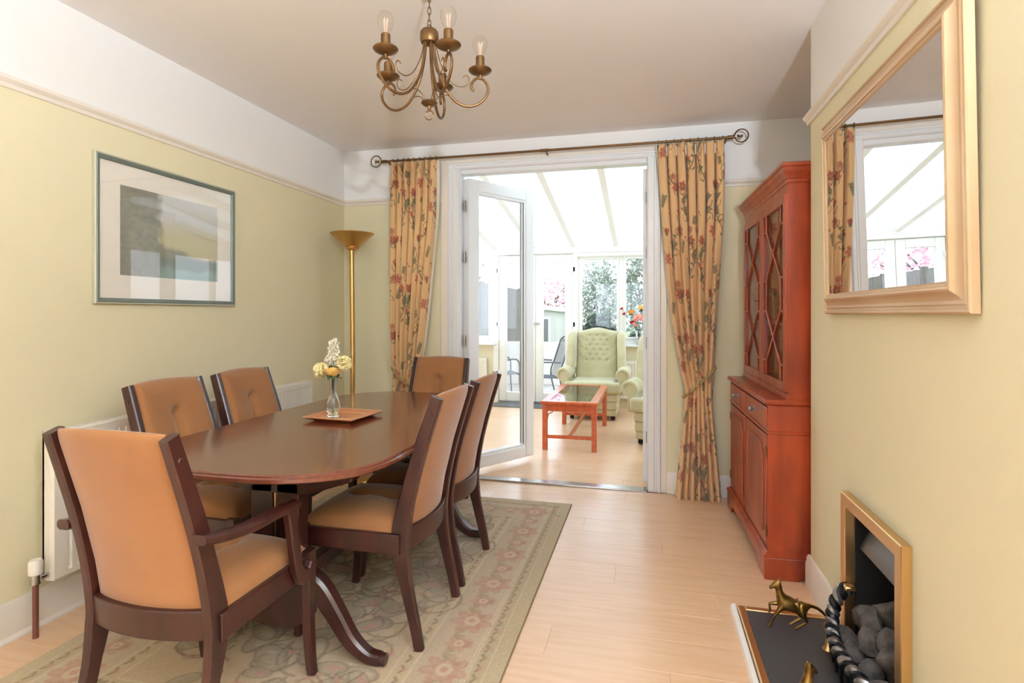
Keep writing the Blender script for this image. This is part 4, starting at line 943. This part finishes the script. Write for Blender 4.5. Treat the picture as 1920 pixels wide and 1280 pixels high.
MB().rings([[(-d, -d, z), (DP, -d, z), (DP, L_ + d, z), (-d, L_ + d, z)] for d, z in ((.0, .652), (.005, .656), (.005, .664), (.0, .668))]).build('waist_bead', 'yew', cb, angle=20)
for y0, y1 in ((.02, L_ / 2 - .009), (L_ / 2 + .009, L_ - .02)):
    d = B('drawer', 'yew', cb, (-.006, .016, y0, y1, .682, .773), bevel=.003); ym = (y0 + y1) / 2
    kn = MB().lathe([(.016, 0), (.016, .003), (.006, .005), (.006, .012), (.012, .018), (.012, .024), (.006, .028)], n=16)
    kn.v = [(-.006 - z, ym + x, .728 + y) for x, y, z in kn.v]; kn.build('knob', 'pewter', d)
    dr = B('cupboard_door', 'yew', cb, (-.004, .016, y0, y1, .142, .645), bevel=.002)
    a, b, z0, z1, c_ = y0 + .055, y1 - .055, .195, .595, .035
    pts = [(a, z0), (b, z0), (b, z1 - c_ * 1.3), (b - c_ * .3, z1 - c_ * 1.2), (b - c_, z1 - c_ * .4), (b - c_ * 1.2, z1), (a + c_ * 1.2, z1), (a + c_, z1 - c_ * .4), (a + c_ * .3, z1 - c_ * 1.2), (a, z1 - c_ * 1.3)]
    MB().prism(pts, -.009, -.003, 'x').build('raised_panel', 'yew', dr, .004)
    P3 = [(-.006, y, z) for y, z in pts]; mb = MB()
    for i in range(len(P3)): mb.tube([P3[i], P3[(i + 1) % len(P3)]], .0055, 8)
    mb.build('panel_moulding', 'yew', dr)
    for z in (.21, .57): B('hinge', 'antique_brass', dr, (-.007, -.002, (y0 if y0 < .1 else y1) - .006, (y0 if y0 < .1 else y1) + .006, z - .025, z + .025))
MB().tube([(-.004, L_ / 2 + .03, .40), (-.03, L_ / 2 + .03, .40)], .003, 8).build('key', 'antique_brass', cb)
# upper glazed part
UX = .085; UD = DP
B('upper_body', 'yew', cb, (UX, UD, .0, .018, .812, 1.82), (UX, UD, L_ - .018, L_, .812, 1.82), (UX, UD, .018, L_ - .018, 1.80, 1.82), (UX, UD, .018, L_ - .018, .812, .835), (UX, UX + .02, .018, L_ - .018, 1.75, 1.80), bevel=.0015)
B('back_panel', 'yew', cb, (UD - .008, UD, .018, L_ - .018, .835, 1.80))
MB().rings([[(UX - d, -d, z), (UD, -d, z), (UD, L_ + d, z), (UX - d, L_ + d, z)] for d, z in ((.010, .812), (.012, .824), (.006, .834), (0, .842))]).build('upper_base_moulding', 'yew', cb, angle=20)
MB().rings([[(UX - d, -d, z), (UD, -d, z), (UD, L_ + d, z), (UX - d, L_ + d, z)] for d, z in ((0, 1.788), (.005, 1.792), (.005, 1.806), (.010, 1.812), (.014, 1.826), (.024, 1.840), (.028, 1.856), (.034, 1.862), (.034, 1.874), (.030, 1.878))]).build('cornice', 'yew', cb, angle=20)
for z in (1.31, 1.145): B('shelf', 'yew', cb, (UX + .03, UD - .01, .02, L_ - .02, z, z + .014))
GZ0, GZ1, st = .842, 1.748, .045
for y0, y1 in ((.004, L_ / 2 - .002), (L_ / 2 + .002, L_ - .004)):
    d = B('glazed_door', 'yew', cb, (UX - .012, UX + .010, y0, y0 + st, GZ0, GZ1), (UX - .012, UX + .010, y1 - st, y1, GZ0, GZ1), (UX - .012, UX + .010, y0 + st, y1 - st, GZ0, GZ0 + st), (UX - .012, UX + .010, y0 + st, y1 - st, GZ1 - st, GZ1), bevel=.003)
    B('pane', 'pane', d, (UX - .002, UX + .002, y0 + st, y1 - st, GZ0 + st, GZ1 - st))
    gw = y1 - y0 - 2 * st; gh = GZ1 - GZ0 - 2 * st; ya, yb = y0 + st + gw * .14, y1 - st - gw * .14
    zt = [GZ1 - st - f * gh for f in (0, .10, .41, .60, .91, 1.0)]
    segs = [((ya, zt[0]), (ya, zt[1])), ((yb, zt[0]), (yb, zt[1])), ((ya, zt[1]), (yb, zt[2])), ((yb, zt[1]), (ya, zt[2])), ((ya, zt[2]), (ya, zt[3])), ((yb, zt[2]), (yb, zt[3])), ((ya, zt[3]), (yb, zt[4])), ((yb, zt[3]), (ya, zt[4])), ((ya, zt[4]), (ya, zt[5])), ((yb, zt[4]), (yb, zt[5]))]
    for z in zt[1:5]: segs += [((y0 + st, z), (ya, z)), ((yb, z), (y1 - st, z))]
    for p, q in segs: MB().tube([(UX - .006, p[0], p[1]), (UX - .006, q[0], q[1])], .0058, 6).build('glazing_bar', 'yew', d)
MB().tube([(UX - .012, L_ / 2 + .02, 1.27), (UX - .04, L_ / 2 + .02, 1.27)], .003, 8).build('key', 'antique_brass', cb)

# ================================================================== CHANDELIER
cd = thing('chandelier', 'antique brass five-arm chandelier with clear bulbs hanging from the ceiling', 'chandelier', (-.80, 1.96, 0))
AB = 'antique_brass'
MB().lathe([(.045, 2.449), (.045, 2.440), (.03, 2.425), (.01, 2.418)], n=24).build('ceiling_rose', AB, cd)
ns = 6; z = 2.420
for i in range(ns):
    zc = 2.278 + (i + .5) * (2.42 - 2.278) / ns; t = np.linspace(0, 2 * PI, 17)[:-1]; a = PI / 2 * (i % 2) + .5
    MB().tube([(.0062 * math.cos(q) * math.cos(a), .0062 * math.cos(q) * math.sin(a), zc + .0165 * math.sin(q)) for q in t], .0016, 6, True).build('chain_link', AB, cd)
MB().tube([(.0 + .008 * math.cos(q), 0, 2.276 + .008 * math.sin(q)) for q in np.linspace(0, 2 * PI, 15)[:-1]], .002, 6, True).build('hanging_ring', AB, cd)
MB().lathe([(.006, 2.272), (.012, 2.270), (.028, 2.264), (.034, 2.256), (.035, 2.226), (.031, 2.216), (.02, 2.214)], n=24).build('hub', AB, cd)
MB().lathe([(.004, 2.0), (.028, 1.996), (.031, 1.99), (.022, 1.982), (.008, 1.978), (.006, 1.966), (.003, 1.962)], n=20).build('finial', AB, cd)
MB().tube([(.017 * math.cos(q), 0, 1.945 + .017 * math.sin(q)) for q in np.linspace(0, 2 * PI, 21)[:-1]], .0022, 6, True).build('pull_ring', AB, cd)
for i in range(5):
    a = math.radians(24 + 72 * i); P3 = lambda r, z: (r * math.cos(a), r * math.sin(a), z)
    pth = smooth_path([P3(.016, 2.216), P3(.022, 2.165), P3(.036, 2.105), P3(.062, 2.048), P3(.098, 2.004), P3(.142, 1.988), P3(.186, 2.0), P3(.217, 2.034), P3(.222, 2.068), P3(.204, 2.094), P3(.182, 2.098), P3(.163, 2.082), P3(.158, 2.062), P3(.168, 2.048)], 5)
    ar = MB().tube(pth, .0052, 8).build('arm', AB, cd)
    w1 = smooth_path([P3(.024, 2.214), P3(.04, 2.15), P3(.07, 2.09), P3(.104, 2.062), P3(.136, 2.066), P3(.150, 2.09), P3(.140, 2.106), P3(.127, 2.098)], 5); MB().tube(w1, .0019, 6).build('wire_scroll', AB, ar)
    w2 = smooth_path([P3(.085, 2.018), P3(.062, 2.026), P3(.038, 2.02), P3(.02, 1.998)], 5); MB().tube(w2, .0017, 6).build('wire_scroll', AB, ar)
    c = P3(.192, 0)
    MB().tube([(c[0], c[1], 2.094), (c[0], c[1], 2.118)], .006, 8).build('stem', AB, ar)
    MB().lathe([(.008, 2.110), (.022, 2.113), (.040, 2.122), (.0445, 2.128), (.043, 2.131), (.036, 2.128), (.012, 2.124)], (c[0], c[1], 0), 24).build('drip_pan', AB, ar)
    MB().lathe([(.0165, 2.124), (.0165, 2.178), (.014, 2.181), (.006, 2.181)], (c[0], c[1], 0), 18).build('candle_tube', AB, ar)
    bl = MB().lathe([(.011, 2.180), (.014, 2.188), (.023, 2.203), (.0285, 2.221), (.0275, 2.239), (.020, 2.254), (.006, 2.261)], (c[0], c[1], 0), 20).build('bulb', 'bulb_glass', cd)
    mb = MB()
    for q in range(4): an = q * PI / 2; mb.tube([(c[0] + .004 * math.cos(an), c[1] + .004 * math.sin(an), 2.185), (c[0] + .008 * math.cos(an), c[1] + .008 * math.sin(an), 2.235)], .0009, 5)
    mb.build('filament', 'filament', bl)

# ================================================================== CONSERVATORY FURNITURE
ct = thing('coffee_table', 'orange wooden coffee table with glass top in the conservatory', 'coffee table', (-.675, 5.455, 0))
hx, hy, hz = .252, .625, .43
for sx in (-1, 1):
    for sy in (-1, 1):
        x, y = sx * (hx - .035), sy * (hy - .045)
        lg = B('leg', 'cherry', ct, (x - .022, x + .022, y - .022, y + .022, 0, hz - .028), bevel=.004)
        pts = [(x - sx * .022, y, hz - .16), (x - sx * .03, y, hz - .12), (x - sx * .055, y, hz - .105), (x - sx * .07, y, hz - .095)]
        MB().tube(smooth_path(pts, 4), .005, 6).build('bracket', 'cherry', lg)
for sy in (-1, 1): B('apron', 'cherry', ct, (-hx + .035, hx - .035, sy * (hy - .045) - .012, sy * (hy - .045) + .012, hz - .09, hz - .028), bevel=.003); B('end_stretcher', 'cherry', ct, (-hx + .05, hx - .05, sy * (hy - .045) - .012, sy * (hy - .045) + .012, .10, .13), bevel=.003)
for sx in (-1, 1): B('apron', 'cherry', ct, (sx * (hx - .035) - .012, sx * (hx - .035) + .012, -hy + .045, hy - .045, hz - .09, hz - .028), bevel=.003)
B('centre_stretcher', 'cherry', ct, (-.016, .016, -hy + .045, hy - .045, .104, .126), bevel=.003)
MB().rings([[(-x, -y, z), (x, -y, z), (x, y, z), (-x, y, z)] for x, y, z in ((hx - .008, hy - .008, hz - .028), (hx, hy, hz - .02), (hx, hy, hz - .008), (hx - .006, hy - .006, hz), (hx - .07, hy - .07, hz), (hx - .072, hy - .072, hz - .012), (hx - .072, hy - .072, hz - .028))], cap=False, closed=True).build('top_frame', 'cherry', ct, angle=20)
B('glass_top', 'pane_smoke', ct, (-hx + .068, hx - .068, -hy + .068, hy - .068, hz - .009, hz - .002))

def wing_chair(label, loc, rz):
    """local: faces -y, origin on the floor at the middle of the front"""
    o = thing('wing_armchair', label, 'armchair', loc, rz, 'green velvet wing armchairs'); G = 'green_velvet'
    def rbox(x0, x1, y0, y1, z0, z1, r=.03, n=6):
        mb = MB(); mb.box(x0, x1, y0, y1, z0, z1); return mb
    # skirted base in three bands
    for z0, z1, dd in ((.055, .125, 0), (.125, .215, .006), (.215, .30, .012)): B('base_band', G, o, (-.27 - dd, .27 + dd, .03 - dd, .70, z0, z1), bevel=.012)
    for x in (-.23, .23):
        for y in (.07, .66): MB().lathe([(.022, .012), (.026, .02), (.024, .055)], (x, y, 0), 12).build('foot', 'soot', o).modifiers; MB().tube([(x - .012, y, .016), (x + .012, y, .016)], .016, 12).build('castor', 'chrome', o)
    # T cushion
    poly = [(-.32, -.01), (.32, -.01), (.32, .06), (.25, .075), (.25, .62), (-.25, .62), (-.25, .075), (-.32, .06)]
    MB().prism(poly, .30, .435, 'z').build('seat_cushion', G, o, .035, seg=4)
    # rolled arms
    for s in (-1, 1):
        sec = []
        for t in np.linspace(-PI * .35, PI * 1.30, 16): sec.append((s * (.335 + .080 * math.cos(t)), .505 + .080 * math.sin(t)))
        sec += [(s * .25, .40), (s * .25, .29), (s * .345, .29), (s * .355, .42)]
        R = [[(x * 1.0, y, z - .01 * (y - .1)) for x, z in sec] for y in (.07, .085, .62, .70)]
        R[0] = [(s * .315 + (x - s * .315) * .88, .07, .46 + (z - .46) * .92) for x, z in sec]
        am = MB().rings(R).build('arm', G, o, angle=50)
        pth = [(s * (.335 + .058 * math.cos(t)), .067, .505 + .058 * math.sin(t)) for t in np.linspace(-PI * .3, PI * 1.2, 18)] + [(s * .285, .067, .42), (s * .285, .067, .44)]
        MB().tube(pth, .006, 6).build('piping', G, am)
    # buttoned back
    btn = [(bx * .086 + (0 if r % 2 else .043) - .0, .64 + r * .058) for r in range(6) for bx in ((-1, 0, 1) if r % 2 else (-2, -1, 0, 1))]
    def bk(u, v):
        x = (u * 2 - 1) * .25; top = .985 + .035 * math.cos(x / .25 * PI / 2) + .008 * math.cos(x / .25 * PI * 1.5); z = .40 + v * (top - .40)
        y0 = .56 + .14 * v; ex = max(0, 1 - abs(u * 2 - 1) ** 6) ** .5; ez = max(0, 1 - max(0, (v - .9) / .1) ** 2) ** .5
        bulge = .075 * (.35 + .65 * ex) * ez
        dm = sum(.022 * math.exp(-((x - a) ** 2 + (z - b) ** 2) / (2 * .013 ** 2)) for a, b in btn)
        cr_ = .006 * max(abs(math.cos((x / .086 + (z - .64) / .058 * .5) * PI)) ** 10, abs(math.cos((x / .086 - (z - .64) / .058 * .5) * PI)) ** 10) * (1 if .62 < z < .95 else 0)
        return (x, y0 - bulge + dm + cr_ + .04, z)
    mb = MB().grid(bk, 61, 61)
    mb.grid(lambda u, v: ((u * 2 - 1) * .25, .56 + .14 * v + .055 + .02 * v, .40 + v * (.585 + .035 * math.cos((u * 2 - 1) * PI / 2) + .008 * math.cos((u * 2 - 1) * PI * 1.5))), 21, 8)
    bb = mb.build('backrest', G, o, angle=60)
    for x, z in btn:
        v_ = (z - .40) / .60; MB().ball((x, .60 + .14 * v_ - .075 + .018, z), (.008, .006, .008), 8, 5).build('button', G, bb)
    # wings
    for s in (-1, 1):
        def wing(u, v):
            t = u * 2 * PI; z = .54 + v * .45; dep = interp(v, [0, .25, .7, .92, 1], [.21, .20, .19, .16, .05]); yc = .60 + .14 * (z - .4) / .6 - .02 - dep * .5
            th = .05 * (1 - max(0, (v - .88) / .12) ** 2 * .7); tz = z
            return (s * (.295 + .012 * (1 - v)) + th * math.copysign(abs(math.cos(t)) ** .6, math.cos(t)), yc + (dep * .5 + .04) * math.copysign(abs(math.sin(t)) ** .6, math.sin(t)), tz)
        mb = MB().grid(wing, 24, 14, True); n0 = len(mb.v) - 24; mb.f.append(tuple(range(n0, n0 + 24))); mb.f.append(tuple(range(23, -1, -1))); mb.build('wing', G, o, angle=60)
    return o
wing_chair('green velvet buttoned wing armchair facing the camera behind the coffee table', (-.617, 6.27, 0), 0)
wing_chair('green velvet wing armchair partly hidden behind the right door jamb', (.145, 5.14, 0), math.radians(-10))
radiator('radiator', 'white radiator under the right-hand conservatory window', (.9, FAR - .022, 0), PI, 1.45, .12, .60)
radiator('radiator', 'white radiator under the left conservatory window, seen through the door glass', (-2.12, FAR - .022, 0), PI, .5, .12, .60)
# bouquet on the sill
bx, by, bz = -.115, FAR - .105, .815
bv = thing('flower_vase', 'clear glass vase of mixed flowers on the conservatory window sill', 'vase', (bx, by, bz))
MB().lathe([(.030, 0), (.034, .004), (.030, .02), (.036, .08), (.046, .15), (.05, .17), (.047, .17), (.033, .08), (.026, .025), (.01, .022)], n=20).build('body', 'crystal', bv)
BG = 'flowers in the conservatory vase'; sb_ = (bx, by, bz + .03)
for i, (nm, lb, m_, dx, dz, r, dy) in enumerate([('rose', 'large yellow rose at the top of the window sill bouquet', 'petal_yellow', .03, .40, .05, 0), ('rose', 'orange rose left of centre in the window sill bouquet', 'petal_orange', -.10, .34, .042, -.02), ('rose', 'red rosebud at the upper left tip of the window sill bouquet', 'petal_red', -.22, .38, .022, 0), ('rose', 'red rosebud hanging below the tip of the window sill bouquet', 'petal_red', -.19, .315, .024, -.02),
                                    ('peony', 'large pale pink peony in the middle of the window sill bouquet', 'petal_pink', -.01, .25, .06, -.03), ('rose', 'coral rose low on the left of the window sill bouquet', 'petal_red', -.09, .21, .03, -.03), ('peony', 'small pink bloom low beside the coral rose in the sill bouquet', 'petal_pink', -.045, .165, .03, -.035), ('rose', 'coral rose right of the peony in the window sill bouquet', 'petal_orange', .07, .29, .035, -.02)]):
    rose(nm, lb, m_, (bx + dx, by + dy, bz + dz + .075), r, 20 + i, sb_, 14, BG, (dx * 3, dy * 3 - .2, 1), .14)
